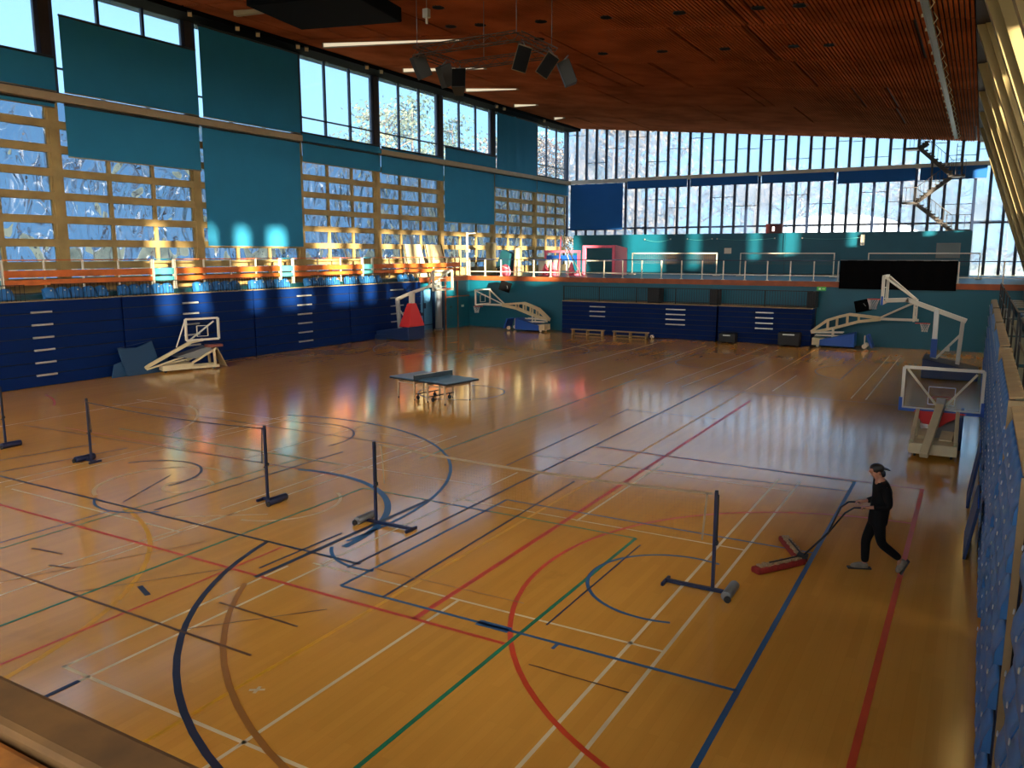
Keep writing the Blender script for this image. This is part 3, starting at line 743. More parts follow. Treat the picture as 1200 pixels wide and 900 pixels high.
# near one on the right, seen from behind
L = Loc((-.66, 21.6), (0, 1))
o = thing('basketball_backstop', 'cream backboard machine with red cloth under its glass board, beside the right-hand seats', 'basketball hoop', (-.66, 22.8, 0))
mb = MB(); slab(mb, L, .05, .5, -.56, .5, (.1, .36, .4)); slab(mb, L, .5, 2.3, -.52, .46, (.1, .3, .3)); mb.build('base', M_cream, o, .015)
for t in (-.5, .45):
    mb = MB(); mb.bar(L(.12, t, .38), L(1.3, t * .95, .95), .09, .12); mb.bar(L(1.3, t * .95, .95), L(2.2, t * .95, .3), .08); mb.bar(L(1.25, t * .95, .9), L(1.3, t * .95, .2), .07, up=(0, 1, 0)); mb.build('side_frame', M_cream, o, .01)
mb = MB(); mb.bar(L(-.28, -.2, .14), L(1.25, .03, 1.13), .19, .14); mb.build('arm', M_cream, o, .015)
mb = MB(); mb.bar(L(1.2, .02, 1.02), L(1.42, .04, 1.26), .2, .16); mb.build('arm_head', M_alum, o, .01)
mb = MB(); mb.prism([L(1.15, -.04, .12), L(1.15, .42, .12), L(1.5, .42, .84), L(1.5, -.04, .84)], (0, .04, 0)); mb.build('rear_panel', M_grey, o)
mb = MB(); mb.bar(L(.6, -.3, .4), L(1.1, -.3, .5), .2, .12); mb.bar(L(.45, .22, .36), L(.95, .26, .5), .3, .14); mb.bar(L(.35, -.12, .45), L(1.15, .05, .85), .06); mb.build('ballast', M_cream, o, .02)
mb = MB(); pts = [(-.56, .97), (.62, .97), (.2, .74), (.06, .62), (-.12, .66), (-.34, .68)]
mb.prism([L(1.2 - (0.97 - z) * .55, t, z) for t, z in pts], (0, .03, 0)); mb.build('red_cloth', M_red, o)
fr = board(o, L, lambda t: L(1.45, t + .03, 0), 1.8, 1.07, .97, fw=.075)
mb = MB(); mb.bar(L(1.4, .02, 1.0), L(1.4, -.78, 2.0), .05); mb.bar(L(1.4, .06, 1.0), L(1.4, .78, 1.96), .05); mb.build('brace', M_cream, o)
hoop(o, L(1.95, .03, 0), 1.22, L(1.5, .03, 0), net=False)
mb = MB(); mb.box(-.18, -.1, 22.4, 23.9, .12, .95); mb.build('side_pad', M_navy, o, .02)
mb = MB()
for s_, t in ((.25, -.42), (.25, .38), (2.1, -.42), (2.1, .38)): wheel(mb, L(s_, t, .07), L.n)
mb.build('wheels', M_black, o)

# ------------------------------------------------------------------ table tennis table
o = thing('table_tennis_table', 'blue-topped table tennis table with net alone in mid floor', 'table', (-15.94, 22.35, 0), R_(-10))
W = wmat(o)
def TL(x, y, z): return tuple(W @ Vector((x, y, z)))
M_tt = mat('table_blue', (84, 122, 146), .35); M_leg = mat('beige_metal', (186, 158, 120), .5)
for sx in (-1, 1):
    mb = MB(); a = [(.015 * sx, -.7625), (1.37 * sx, -.7625), (1.37 * sx, .7625), (.015 * sx, .7625)]
    mb.prism([TL(x, y, .735) for x, y in (a if sx > 0 else a[::-1])], (0, 0, .03)); tp = mb.build('tabletop', M_tt, o, .004)
    mb = MB()
    for p, q in zip(a, a[1:] + a[:1]): mb.bar(TL(*p, .715), TL(*q, .715), .035, .05)
    mb.build('apron', M_black, tp)
    for x in (.32, 1.12):
        for y in (-.6, .6):
            mb = MB(); mb.bar(TL(x * sx, y, .06), TL(x * sx, y, .71), .05, .05, up=(0, 1, 0)); mb.box(0, 0, 0, 0, 0, 0) if False else None
            mb.tube([TL(x * sx, y, 0), TL(x * sx, y, .06)], .022, 8, 1); mb.build('leg', [M_leg, M_black], o)
        mb = MB(); mb.bar(TL(x * sx, -.6, .6), TL(x * sx, .6, .6), .04, .05); mb.build('cross_rail', M_leg, o)
    for y in (-.6, .6):
        mb = MB(); mb.bar(TL(.32 * sx, y, .58), TL(1.12 * sx, y, .58), .03, .04); mb.build('side_rail', M_leg, o)
    mb = MB(); mb.bar(TL(.36 * sx, -.6, .2), TL(.36 * sx, .6, .2), .03); mb.build('axle', M_black, o)
    for y in (-.4, .4):
        mb = MB(); mb.tube([TL(.36 * sx, y - .02, .07), TL(.36 * sx, y + .02, .07)], .07, 14); mb.bar(TL(.36 * sx, y, .07), TL(.36 * sx, y, .2), .03, up=(0, 1, 0)); mb.build('wheel', M_black, o)
mb = MB(); mb.bar(TL(0, -.915, .84), TL(0, .915, .84), .004, .15); mb.build('net', mat('table_net', (40, 56, 66), .8), o)
for y in (-.915, .915):
    mb = MB(); mb.bar(TL(0, y, .72), TL(0, y, .925), .02, up=(0, 1, 0)); mb.bar(TL(0, y, .74), TL(0, y * .82, .74), .02); mb.build('net_post', M_black, o)
mb = MB(); mb.bar(TL(0, -.915, .918), TL(0, .915, .918), .008, .014); mb.build('net_tape', M_white, o)

# ------------------------------------------------------------------ badminton posts and nets
M_post = mat('navy_metal', (20, 30, 62), .35, metal=.2)
def bposts(label, x, y, inward, long_, first=None):
    """weighted post; 'inward' = +1 when the net is on its +X side"""
    if first is None:
        o = thing('badminton_post', label, 'badminton post', (x, y, 0), 0)
    s = inward
    mb = MB(); mb.bar((x, y, .04), (x, y, 1.54), .045, .045, up=(0, 1, 0)); pl = mb.build('pole', M_post, o)
    mb = MB(); mb.bar((x + .035, y, .78), (x + .035, y, 1.5), .012, .02, up=(0, 1, 0)); mb.box(x + .02, x + .05, y - .03, y + .03, .74, .8); mb.tube([(x, y - .06, .72), (x, y + .02, .72)], .012, 6); mb.build('winder', M_black, pl)
    mb = MB(); mb.box(x - .02, x + .02, y - .02, y + .02, 1.54, 1.56); mb.build('cap', M_black, pl)
    mb = MB(); mb.bar((x - s * .2, y, .045), (x + s * long_, y, .045), .05, .05); mb.build('base_bar', M_post, o)
    mb = MB(); e = x + s * long_; mb.bar((e, y - .16, .03), (e, y + .16, .03), .04, .05); mb.build('cross_foot', M_post, o)
    mb = MB(); e = x - s * .26; mb.tube([(e, y - .24, .08), (e, y + .24, .08)], .075, 14); mb.build('weight', M_grey if long_ > .5 else M_post, o, .008)
    mb = MB(); wheel(mb, (e - s * .03, y - .26, .05), (0, 1, 0), .05, .03); mb.build('wheel', M_black, o)
    return o
bposts('badminton post in the foreground right, net tied at its left, grey weight on its foot', -3.07, 11.28, -1, .72)
bposts('badminton post in mid floor, net running away to the right, standing on a blue arc', -9.34, 11.2, 1, .8)
bposts('badminton post left of centre with its weight on the right, third from the right', -12.13, 11.2, -1, .14)
bposts('badminton post far left with its weight on the left, second from the left edge', -18.11, 11.3, 1, .14)
bposts('badminton post cut by the left edge of the view', -21.6, 11.2, -1, .14)
M_tape = mat('net_tape_tan', (150, 128, 98), .8); M_cord = mat('net_cord', (136, 104, 72), .9)
def bnet(x0, x1, y, label, z=1.53, sag=.07, drop=.74, M_tape=M_tape, tw=.038):
    o = thing('badminton_net', label, 'net', ((x0 + x1) / 2, y, z - drop))
    f = lambda u: z - sag * 4 * u * (1 - u)
    X = lambda u: x0 + (x1 - x0) * u
    mb = MB(); n = 24
    for i in range(n): mb.bar((X(i / n), y, f(i / n) - .018), (X((i + 1) / n), y, f((i + 1) / n) - .018), .006, tw)
    mb.build('head_tape', M_tape, o)
    for u, k in ((.012, .05), (.988, -.05)):
        mb = MB(); mb.bar((X(u), y, f(u)), (X(u) + k, y, z - drop), .006, .03, up=(1, 0, 0)); mb.build('side_tape', M_tape, o)
    mb = MB(); m = 110
    for i in range(1, m): u = i / m; mb.bar((X(u), y, f(u) - .03), (X(u), y, f(u) - drop), .0007, .0007, up=(1, 0, 0))
    for j in range(1, 14):
        dz = drop * j / 13.5
        for i in range(10): mb.bar((X(i / 10), y, f(i / 10) - dz), (X((i + 1) / 10), y, f((i + 1) / 10) - dz), .0007)
    nt_ = mb.build('netting', M_cord, o); nt_['kind'] = 'stuff'
bnet(-9.28, -3.12, 11.24, 'sagging badminton net with tan head tape between the two nearest posts')
bnet(-18.05, -12.18, 11.25, 'fine dark badminton net between the two posts on the left', 1.5, M_tape=mat('net_tape_dark', (64, 48, 40), .8), tw=.026)

# ------------------------------------------------------------------ small things on the floor along the walls
def bench(x0, x1, y, label):
    o = thing('gym_bench', label, 'bench', ((x0 + x1) / 2, y, 0), group='low benches in front of the wide far stand')
    mb = MB(); mb.box(x0, x1, y - .13, y + .13, .3, .36); mb.build('seat', M_skirt, o, .01)
    mb = MB(); mb.box(x0 + .1, x1 - .1, y - .03, y + .03, .06, .12); mb.build('lower_beam', M_skirt, o)
    for x in (x0 + .12, (x0 + x1) / 2, x1 - .12):
        mb = MB(); mb.box(x - .04, x + .04, y - .16, y + .16, 0, .3); mb.build('leg', M_skirt, o, .008)
bench(-21.6, -19.4, 44.9, 'low wooden bench at the left end of the wide far stand')
bench(-18.85, -16.6, 44.9, 'low wooden bench beside the ball, middle of the wide far stand')
o = thing('football', 'white and dark ball resting on the bench end by the far stand', 'ball', (-16.45, 44.9, 0))
mb = MB(); mb.sphere((-16.38, 44.9, .12), .12, 14, 10)
mb.build('panels', M_white, o)
mb = MB()
for d in ((0, -1, 0), (.8, -.3, .5), (-.8, -.3, .5), (0, -.3, .95), (.5, -.7, -.5), (-.5, -.7, -.5)):
    d = Vector(d).normalized(); p = Vector((-16.38, 44.9, .12)) + d * .117; mb.tube([p, p + d * .006], .035, 5)
mb.build('patches', M_black, o)
for (x0, x1, zt, lab) in ((-12.4, -11.5, .55, 'black equipment box before the left part of the narrow far stand'), (-9.2, -8.1, .75, 'black equipment box before the right end of the narrow far stand')):
    o = thing('equipment_box', lab, 'box', ((x0 + x1) / 2, 44.95, 0))
    mb = MB(); mb.box(x0, x1, 44.6, 45.25, .06, zt); mb.build('case', M_black, o, .03)
    mb = MB(); mb.box(x0 + .25, x1 - .25, 44.57, 44.6, zt - .13, zt - .07); mb.build('label_plate', M_alum, o)
    mb = MB()
    for x in (x0 + .1, x1 - .1): wheel(mb, (x, 44.75, .04), (0, 1, 0), .04, .04)
    mb.build('castors', M_black, o)
for (pts, lab) in (([(19.75, 0), (20.45, 0), (20.4, .62), (19.95, .52)], 'small dark blue mat leaning on the left stand, lowest of three'),
                   ([(20.35, 0), (22.0, 0), (21.75, 1.32), (21.0, 1.1), (20.15, 1.16)], 'large dark blue mat with a dipped top leaning on the left stand'),
                   ([(21.7, 0), (22.45, 0), (22.4, .55), (21.75, .5)], 'dark blue mat half behind the folded cream backboard machine')):
    o = thing('gym_mat', lab, 'mat', (-29.9, sum(p[0] for p in pts) / len(pts), 0), group='dark mats leaning on the left stand')
    dx = .0 if pts[0][0] < 20 else (.1 if pts[0][0] < 21 else .03)
    mb = MB(); mb.prism([(-29.85 + dx - z * .18, y, z) for y, z in pts], (.06, 0, 0)); mb.build('foam', mat('mat_blue', (18, 62, 96), .6), o, .012)
    mb = MB(); p, q = pts[-1], pts[2]; mb.tube([(-29.82 + dx - p[1] * .18, p[0], p[1]), (-29.82 + dx - q[1] * .18, q[0], q[1])], .012, 5); mb.build('piping', M_navy, o)
for y0, y1, zt, lab in ((17.7, 18.9, 1.15, 'navy mat leaning on the right-hand seats, behind the nearest cream backboard'), (14.6, 16.1, .9, 'navy mat leaning on the right-hand seats, beside the person with the mop')):
    o = thing('gym_mat', lab, 'mat', (.15, (y0 + y1) / 2, 0))
    mb = MB(); mb.prism([(.1, y0, 0), (.1, y1, 0), (.24, y1, zt), (.24, y0, zt)], (.05, 0, 0)); mb.build('foam', M_navy, o, .012)
    mb = MB(); mb.tube([(.26, y0, zt), (.26, y1, zt)], .012, 5); mb.build('piping', M_bluep, o)
# ------------------------------------------------------------------ right-hand seating bank, seen from its upper edge
M_seatr = mat('pale_blue_seat', (58, 116, 176), .4, var=.1, scale=3)
M_navyd = mat('dark_navy_riser', (14, 30, 58), .6)
M_seats = [M_seatr, mat('badge_white', (200, 204, 206), .5), M_black]
tmp = seat_mesh().build('seat', M_seats); seat_me2 = tmp.data; bpy.data.objects.remove(tmp)
def rseat(par, x, y, z, s=1):
    o = bpy.data.objects.new('seat', seat_me2); COL.objects.link(o); o.parent = par
    o.matrix_local = wmat(par).inverted() @ (Matrix.Translation((x, y, z)) @ Matrix.Rotation(pi, 4, 'Z') @ Matrix.Diagonal((s * .55, s, .82 * s, 1)))
labs = ['nearest the camera, at the bottom right corner', 'short unit just past the person with the mop', 'with the navy mats leaning on it', 'beside the nearest cream backboard', 'between the two right-hand backboards', 'farthest along the right side']
for i, lab in enumerate(labs):
    y0, y1 = ((1.0, 7.3), (7.85, 11.55), (12.05, 18.35), (18.9, 25.0), (25.5, 31.6), (32.2, 38.0))[i]
    off = 0 if i else .05
    o = thing('seating_bank', 'blue folded seating bank on the right, ' + lab, 'grandstand', (1.2, (y0 + y1) / 2, 0), group='folded seating along the right side')
    rows = 7 if i else 6; h = .43 if i else .5
    for r in range(rows):
        x = .40 + off + .012 * r
        mb = MB(); mb.box(x, x + .06, y0, y1, .03 + r * h, .03 + (r + 1) * h - .03); mb.build('riser', M_navyd, o)
        n = int((y1 - y0) / .5)
        for k in range(n): rseat(o, x + .02, y0 + .3 + k * .5, .06 + r * h)
    mb = MB(); mb.box(.48 + off, 2.6, y0 + .03, y1 - .03, .02, 2.7 if i != 1 else 2.6); mb.build('body', M_black, o)
    for ye in (y0, y1):
        mb = MB(); mb.box(.43 + off, (.66 if i != 1 else .49) + off, ye - .02, ye + .02, .02, 3.08); mb.build('end_panel', M_skirt, o)
    # ribbed plywood top: one board for each seat
    if i == 0:
        for r in range(2):
            mb = MB(); mb.box(.66 + .2 * r, .72 + .2 * r, y0, y1, 2.9, 3.12 + .06 * r); mb.build('riser', M_navyd, o)
            for k in range(n): rseat(o, .7 + .2 * r, y0 + .3 + k * .5, 3.1 + .06 * r)
    for k in range(n if i else 0):
        ya = y0 + .06 + k * .5
        mb = MB(); mb.prism([(.44 + off, ya, 3.08), (.58 + off, ya, 3.1), (.62 + off, ya + .06, 3.1), (.62 + off, ya + .42, 3.1), (.58 + off, ya + .48, 3.1), (.44 + off, ya + .48, 3.08)], (0, 0, .03)); mb.build('top_board', M_skirt, o, .008)
    mb = MB(); mb.box(.6 + off, 2.6, y0, y1, 2.7, 2.76); mb.build('deck', M_teald, o)
    if i >= 2:
        for k in range(3):
            mb = MB(); mb.bar((.72, y0 + .3 + 2.7 * k, 2.76), (.72, y0 + .3 + 2.7 * k, 3.75), .04, up=(0, 1, 0)); mb.build('rail_post', M_black, o)
        mb = MB(); mb.bar((.72, y0 + .3, 3.75), (.72, y0 + 5.7, 3.75), .035); mb.bar((.72, y0 + .3, 3.3), (.72, y0 + 5.7, 3.3), .025); mb.build('guard_rail', M_black, o)
        for k in range(4):
            mb = MB(); yy = y0 + .5 + 1.4 * k; mb.box(1.15, 1.6, yy, yy + 1.1, 2.76, 3.1); mb.box(1.5, 1.62, yy, yy + 1.1, 3.1, 3.5); mb.build('bench_seat', M_teald, o, .04)
# balcony the picture is taken from, with its worn timber parapet
t = MB(); t.box(-10, 1.2, -1.4, .62, 3.2, 3.4); struct('floor_balcony_near', t, M_teald)
M_wood = mat('worn_brown_timber', (100, 68, 26), .8, var=.4, scale=9)
M_wood2 = mat('worn_orange_timber', (168, 104, 30), .85, var=.4, scale=14)
o = thing('timber_parapet', 'worn brown timber handrail in the bottom left corner', 'handrail', (-3, .55, 3.4))
mb = MB(); mb.box(-9, -.3, .545, .625, 4.2, 4.3); mb.build('cap_rail', M_wood, o, .012)
mb = MB(); mb.box(-9, -.3, .40, .54, 4.19, 4.285); mb.build('inner_board', M_wood2, o, .012)
mb = MB(); mb.box(-9, -.3, .5, .56, 3.4, 4.2); mb.build('panel', M_wood, o)

# ------------------------------------------------------------------ ceiling: truss with loudspeakers, lights
M_truss = mat('truss_metal', (78, 66, 56), .5, metal=.3)
o = thing('lighting_truss', 'square lattice truss hanging on chains under the ceiling, carrying loudspeakers', 'truss', (-16, 25.8, 12))
TX0, TX1, TY0, TY1, TZ = -18.0, -13.85, 24.45, 27.1, 12.0
for p, q in (((TX0, TY0), (TX1, TY0)), ((TX0, TY1), (TX1, TY1)), ((TX0, TY0), (TX0, TY1)), ((TX1, TY0), (TX1, TY1))):
    mb = MB(); P = Vector((*p, TZ)); Q = Vector((*q, TZ)); d = (Q - P).normalized(); n_ = Vector((-d.y, d.x, 0)) * .14; up = Vector((0, 0, .14))
    cs = [n_ + up, n_ - up, -n_ - up, -n_ + up]
    for c_ in cs: mb.tube([P + c_, Q + c_], .02, 5)
    k = int((Q - P).length / .3)
    for i in range(k):
        a, b = P + (Q - P) * i / k, P + (Q - P) * (i + 1) / k
        for j in range(4):
            c1, c2 = cs[j], cs[(j + 1) % 4]; mb.tube([a + (c1 if i % 2 else c2), b + (c2 if i % 2 else c1)], .009, 4)
    mb.build('lattice_side', M_truss, o)
for (x, y) in ((TX0, TY0 + .1), (TX1 - .1, TY0 + .1), (TX1, TY1 - .2), (TX0 + 1.2, TY1)):
    mb = MB(); mb.tube([(x, y, TZ + .14), (x, y, zc(x) - .01)], .014, 5); mb.build('chain', M_grey, o)
o = thing('chain_hoist', 'small pale chain hoist hanging above the left of the truss', 'hoist', (-17.9, 24.6, 13.2))
mb = MB(); mb.tube([(-17.6, 24.6, 13.4), (-17.6, 24.6, zc(-17.6) - .01)], .012, 5); mb.build('chain', M_grey, o)
mb = MB(); mb.box(-17.72, -17.5, 24.5, 24.7, 13.1, 13.4); mb.tube([(-17.6, 24.6, 12.9), (-17.6, 24.6, 13.1)], .05, 8); mb.build('motor', M_alum, o, .02)
M_cab = mat('speaker_cabinet', (34, 35, 32), .6); M_grl = mat('speaker_grille', (8, 8, 9), .8, spec=.2); M_cabb = mat('speaker_tan', (120, 104, 76), .6)
def speaker(c, yaw, pitch, w, d, h, lab, roll=0.):
    o = bpy.data.objects.new('loudspeaker', None); COL.objects.link(o); o.location = c; o.rotation_euler = (R_(pitch), R_(roll), R_(yaw))
    tag(o, lab, 'speaker', 'loudspeakers on the hanging truss'); bpy.context.view_layer.update()
    W_ = wmat(o); q = lambda x, y, z: tuple(W_ @ Vector((x, y, z)))
    mb = MB(); pr = [(-w / 2, -d / 2), (w / 2, -d / 2), (w * .32, d / 2), (-w * .32, d / 2)]
    mb.prism([q(x, y, -h / 2) for x, y in pr], Vector(q(0, 0, h)) - Vector(q(0, 0, 0))); mb.build('cabinet', M_cabb if roll else M_cab, o, .012)
    mb = MB(); mb.prism([q(x, -d / 2 - .015, z) for x, z in ((-w * .46, -h * .47), (w * .46, -h * .47), (w * .46, h * .47), (-w * .46, h * .47))], Vector(q(0, .014, 0)) - Vector(q(0, 0, 0))); mb.build('grille', M_grl, o)
    mb = MB(); mb.tube([q(0, 0, h / 2), (c[0], c[1] + .1, c[2] + h * .75)], .02, 5); mb.tube([q(-w * .3, 0, h / 2), (c[0], c[1] + .1, c[2] + h * .75)], .01, 5); mb.build('hanging_bracket', M_grey, o)
speaker((-13.85, 24.7, 11.35), 40, 18, .5, .5, .82, 'largest black speaker hanging at the near right corner of the truss', 14)
speaker((-13.0, 24.9, 11.1), 48, 24, .46, .46, .76, 'middle speaker of the right cluster under the truss, grille facing down', 30)
speaker((-12.6, 25.6, 10.9), 120, -22, .5, .4, .8, 'rightmost speaker of the truss, turned away with its plain back showing')
speaker((-18.2, 25.0, 11.6), 150, -25, .46, .45, .8, 'leftmost speaker of the truss, dim against the ceiling')
speaker((-17.6, 25.7, 11.35), 165, -25, .46, .45, .75, 'second speaker from the left under the truss, before the windows')
speaker((-16.8, 25.4, 11.0), 30, -28, .5, .5, .8, 'speaker at the right of the left cluster, silhouetted before the clear windows')
# recessed spots
for i, (x, y) in enumerate([(-13.12, 30.04), (-10.17, 29.82), (-7.31, 29.61), (-5.92, 29.51), (-16.07, 30.28), (-19.04, 30.45), (-20.56, 30.51), (-16.04, 36.38), (-13.07, 36.12), (-10.17, 35.84), (-7.29, 35.6), (-5.9, 35.5), (-17.69, 33.2), (-19.18, 27.6)]):
    lab = ['fourth from the right in the nearer row', 'third from the right in the nearer row', 'second from the right in the nearer row', 'rightmost of the nearer row', 'just right of the truss corner', 'right of the two over the truss', 'left of the two over the truss', 'fifth from the right in the farther row', 'fourth from the right in the farther row', 'third from the right in the farther row', 'second from the right in the farther row', 'rightmost of the farther row', 'hidden close behind the truss corner', 'highest left, beside the chain hoist'][i]
    o = thing('recessed_spotlight', 'round black ceiling spotlight, ' + lab, 'ceiling light', (x, y, zc(x)), group='round black spotlights in the slatted ceiling')
    mb = MB(); mb.tube([(x, y, zc(x) - .014), (x, y, zc(x) + .06)], .24, 20); mb.build('housing', M_pitch, o)
    mb = MB(); mb.ring((x, y, zc(x) - .008), .24, .014, n=20); mb.build('trim_ring', M_dark, o)
# long strip lights at the left edge of the ceiling
M_tube = emit_mat('strip_diffuser', (255, 238, 206), .16)
for i, (x0, x1, y) in enumerate([(-29.2, -25.6, 26.4), (-29.9, -21.5, 32.7), (-29.9, -24.3, 39.3), (-29.9, -26.0, 45.9), (-30.0, -28.1, 52.4), (-30.1, -29.2, 58.9)]):
    lab = ['nearest and dimmest, beside the black duct', 'longest, left of the hanging truss', 'just under the left end of the truss', 'third from the far end of the row', 'second from the far end of the row', 'smallest, at the far end of the row'][i]
    o = thing('strip_light', 'cream strip light on the left ceiling edge, ' + lab, 'ceiling light', ((x0 + x1) / 2, y, zc((x0 + x1) / 2) - .2), group='strip lights along the left ceiling edge')
    mb = MB(); mb.prism([(x0, y, zc(x0) - .24), (x1, y, zc(x1) - .08), (x1, y, zc(x1) - .015), (x0, y, zc(x0) - .015)], (0, .22, 0)); mb.build('housing', M_beam, o)
    mb = MB(); mb.prism([(x0 + .1, y - .02, zc(x0) - .23), (x1 - .1, y - .02, zc(x1) - .08), (x1 - .1, y - .02, zc(x1) - .03), (x0 + .1, y - .02, zc(x0) - .06)], (0, .02, 0)); mb.build('diffuser', M_tube if i else M_beam, o)
# floodlights clipped along the gutter
FL = [25.72, 28.38, 29.63, 32.28, 32.89, 37.66, 38.94, 51.95, 53.03, 59.28]
for i, y in enumerate(FL):
    lab = ['first from the left', 'second from the left', 'third from the left', 'fourth from the left', 'fifth from the left', 'sixth from the left, first past the dark blind', 'seventh from the left', 'third from the far end', 'second from the far end', 'last at the far end'][i]
    o = thing('floodlight', 'small floodlight above the left windows, ' + lab, 'spotlight', (-31.25, y, 15.4), group='small floodlights above the left windows')
    mb = MB(); mb.bar((-31.2, y, 15.4), (-31.05, y - .12, 15.3), .2, .2); mb.build('housing', M_black, o)
    mb = MB(); mb.bar((-31.05, y - .12, 15.3), (-31.03, y - .136, 15.287), .18, .18); mb.build('lens', mat('lens', (196, 176, 140), .3), o)
    mb = MB(); mb.bar((-31.3, y, 15.46), (-31.2, y, 15.42), .05); mb.build('bracket', M_black, o)
# big black duct at the top left
o = thing('air_duct', 'large black duct hanging under the ceiling at the top of the view', 'duct', (-21.5, 25, 14))
mb = MB(); mb.prism([(-25.4, 23.6, 14.35), (-19.6, 23.0, 13.75), (-19.6, 23.0, 14.3), (-25.4, 23.6, 14.88)], (-.6, 3.6, 0)); mb.build('casing', M_pitch, o, .05)
for x in (-24, -21):
    mb = MB(); mb.bar((x, 23.6, zc(x) - .6), (x, 23.6, zc(x) + .02), .06, up=(0, 1, 0)); mb.build('hanger', M_black, o)
# cable ladder along the right of the ceiling
o = thing('cable_tray', 'long grey cable tray running under the right side of the ceiling', 'cable tray', (-2.1, 45, 12.5))
mb = MB(); mb.box(-2.22, -2.02, 16, 62.5, 12.38, 12.46); mb.box(-2.24, -2.2, 16, 62.5, 12.36, 12.54); mb.build('tray', mat('tray_grey', (120, 134, 138), .5), o)
mb = MB(); y = 17
while y < 62: mb.tube([(-1.98, y, 12.52), (-1.86, y + .15, 12.34), (-1.97, y + .4, 12.24), (-2.05, y + .6, 12.5)], .018, 4); mb.box(-2.32, -2.24, y, y + .06, 12.4, 12.5); y += 1.9
mb.build('cable_loops', M_cream, o)
y = 18
while y < 62:
    mb = MB(); mb.tube([(-2.12, y, 12.46), (-2.12, y, zc(-2.12) + .01)], .012, 4); mb.build('hanger', M_black, o); y += 8

# ------------------------------------------------------------------ things on the balconies
# zigzag stair in front of the far glazing
o = thing('zigzag_staircase', 'steel zigzag staircase rising from the teal wall before the far windows', 'stairs', (-2.3, 65.3, 6.45))
M_stair = mat('stair_steel', (84, 78, 74), .6)
pts = [(-2.1, 6.5, -4.45, 8.42), (-4.45, 8.5, -2.35, 10.15), (-2.35, 10.25, -4.4, 12.15), (-4.4, 12.2, -2.2, 13.0)]
for k, (xa, za, xb, zb_) in enumerate(pts):
    y = 65.0 if k % 2 == 0 else 65.5
    if k == 3: zb_ = 12.55; xb = -3.95
    mb = MB(); mb.bar((xa, y, za), (xb, y, zb_), .3, .26); fl_ = mb.build('flight', M_stair, o)
    n = 9 if k < 3 else 3
    mb = MB()
    for i in range(n):
        u = (i + .5) / n; x = xa + (xb - xa) * u; z = za + (zb_ - za) * u
        mb.box(x - .16, x + .16, y - .3, y + .3, z + .14, z + .2)
    mb.build('treads', M_stair, fl_)
    mb = MB(); mb.tube([(xa, y - .3, za + 1.05), (xb, y - .3, zb_ + 1.05)], .02, 5)
    for i in range(n + 1):
        u = i / n; x = xa + (xb - xa) * u; z = za + (zb_ - za) * u; mb.tube([(x, y - .3, z + .1), (x, y - .3, z + 1.05)], .012, 4)
    mb.build('handrail', M_stair, fl_)
for x0, x1, z in ((-5.3, -4.3, 8.45), (-2.5, -1.5, 10.2), (-5.3, -4.3, 12.18), (-2.4, -.9, 6.5)):
    mb = MB(); mb.box(x0, x1, 64.7, 65.8, z - .08, z + .06); ld = mb.build('landing', M_stair, o)
    mb = MB()
    for i in range(5): x = x0 + (x1 - x0) * i / 4; mb.tube([(x, 64.75, z), (x, 64.75, z + 1.05)], .014, 4)
    mb.tube([(x0, 64.75, z + 1.05), (x1, 64.75, z + 1.05)], .02, 5); mb.build('landing_rail', M_stair, ld)
for x in (-1.75, -3.6):
    mb = MB(); mb.bar((x, 65.7, 6.4), (x, 65.7, zc(x)), .12, up=(0, 1, 0)); mb.build('stanchion', M_stair, o)
o = thing('roof_ladder', 'small grey access ladder beside the zigzag staircase', 'ladder', (-1.75, 64.5, 10.3))
mb = MB()
for x in (-2.1, -1.7): mb.tube([(x, 64.5, 10.26), (x, 64.5, 12.3)], .025, 5)
mb.build('stiles', M_stair, o)
mb = MB()
for i in range(7): mb.tube([(-2.1, 64.5, 10.5 + .27 * i), (-1.7, 64.5, 10.5 + .27 * i)], .016, 5)
mb.build('rungs', M_stair, o)
# badminton nets upstairs
def upnet(x0, x1, lab):
    o = thing('badminton_net', lab, 'net', ((x0 + x1) / 2, 56, ZB), group='nets on the far balcony')
    for x in (x0, x1):
        mb = MB(); mb.bar((x, 56, ZB), (x, 56, 4.96), .06, up=(0, 1, 0)); mb.box(x - .2, x + .2, 55.8, 56.2, ZB - .01, ZB + .05); mb.build('post', M_white, o)
    mb = MB(); mb.bar((x0, 56, 4.93), (x1, 56, 4.93), .01, .07); mb.build('head_tape', M_white, o)
    mb = MB()
    for i in range(1, 60): x = x0 + (x1 - x0) * i / 60; mb.bar((x, 56, 4.2), (x, 56, 4.92), .004, up=(1, 0, 0))
    for i in range(8): mb.bar((x0, 56, 4.2 + .09 * i), (x1, 56, 4.2 + .09 * i), .004)
    nn = mb.build('netting', M_cord, o); nn['kind'] = 'stuff'
upnet(-22.1, -15.9, 'white topped net on the far balcony, left of the three')
upnet(-14.28, -8.29, 'white topped net on the far balcony, middle of the three')
upnet(-6.25, -.15, 'white topped net on the far balcony, right of the three, above the black curtain')
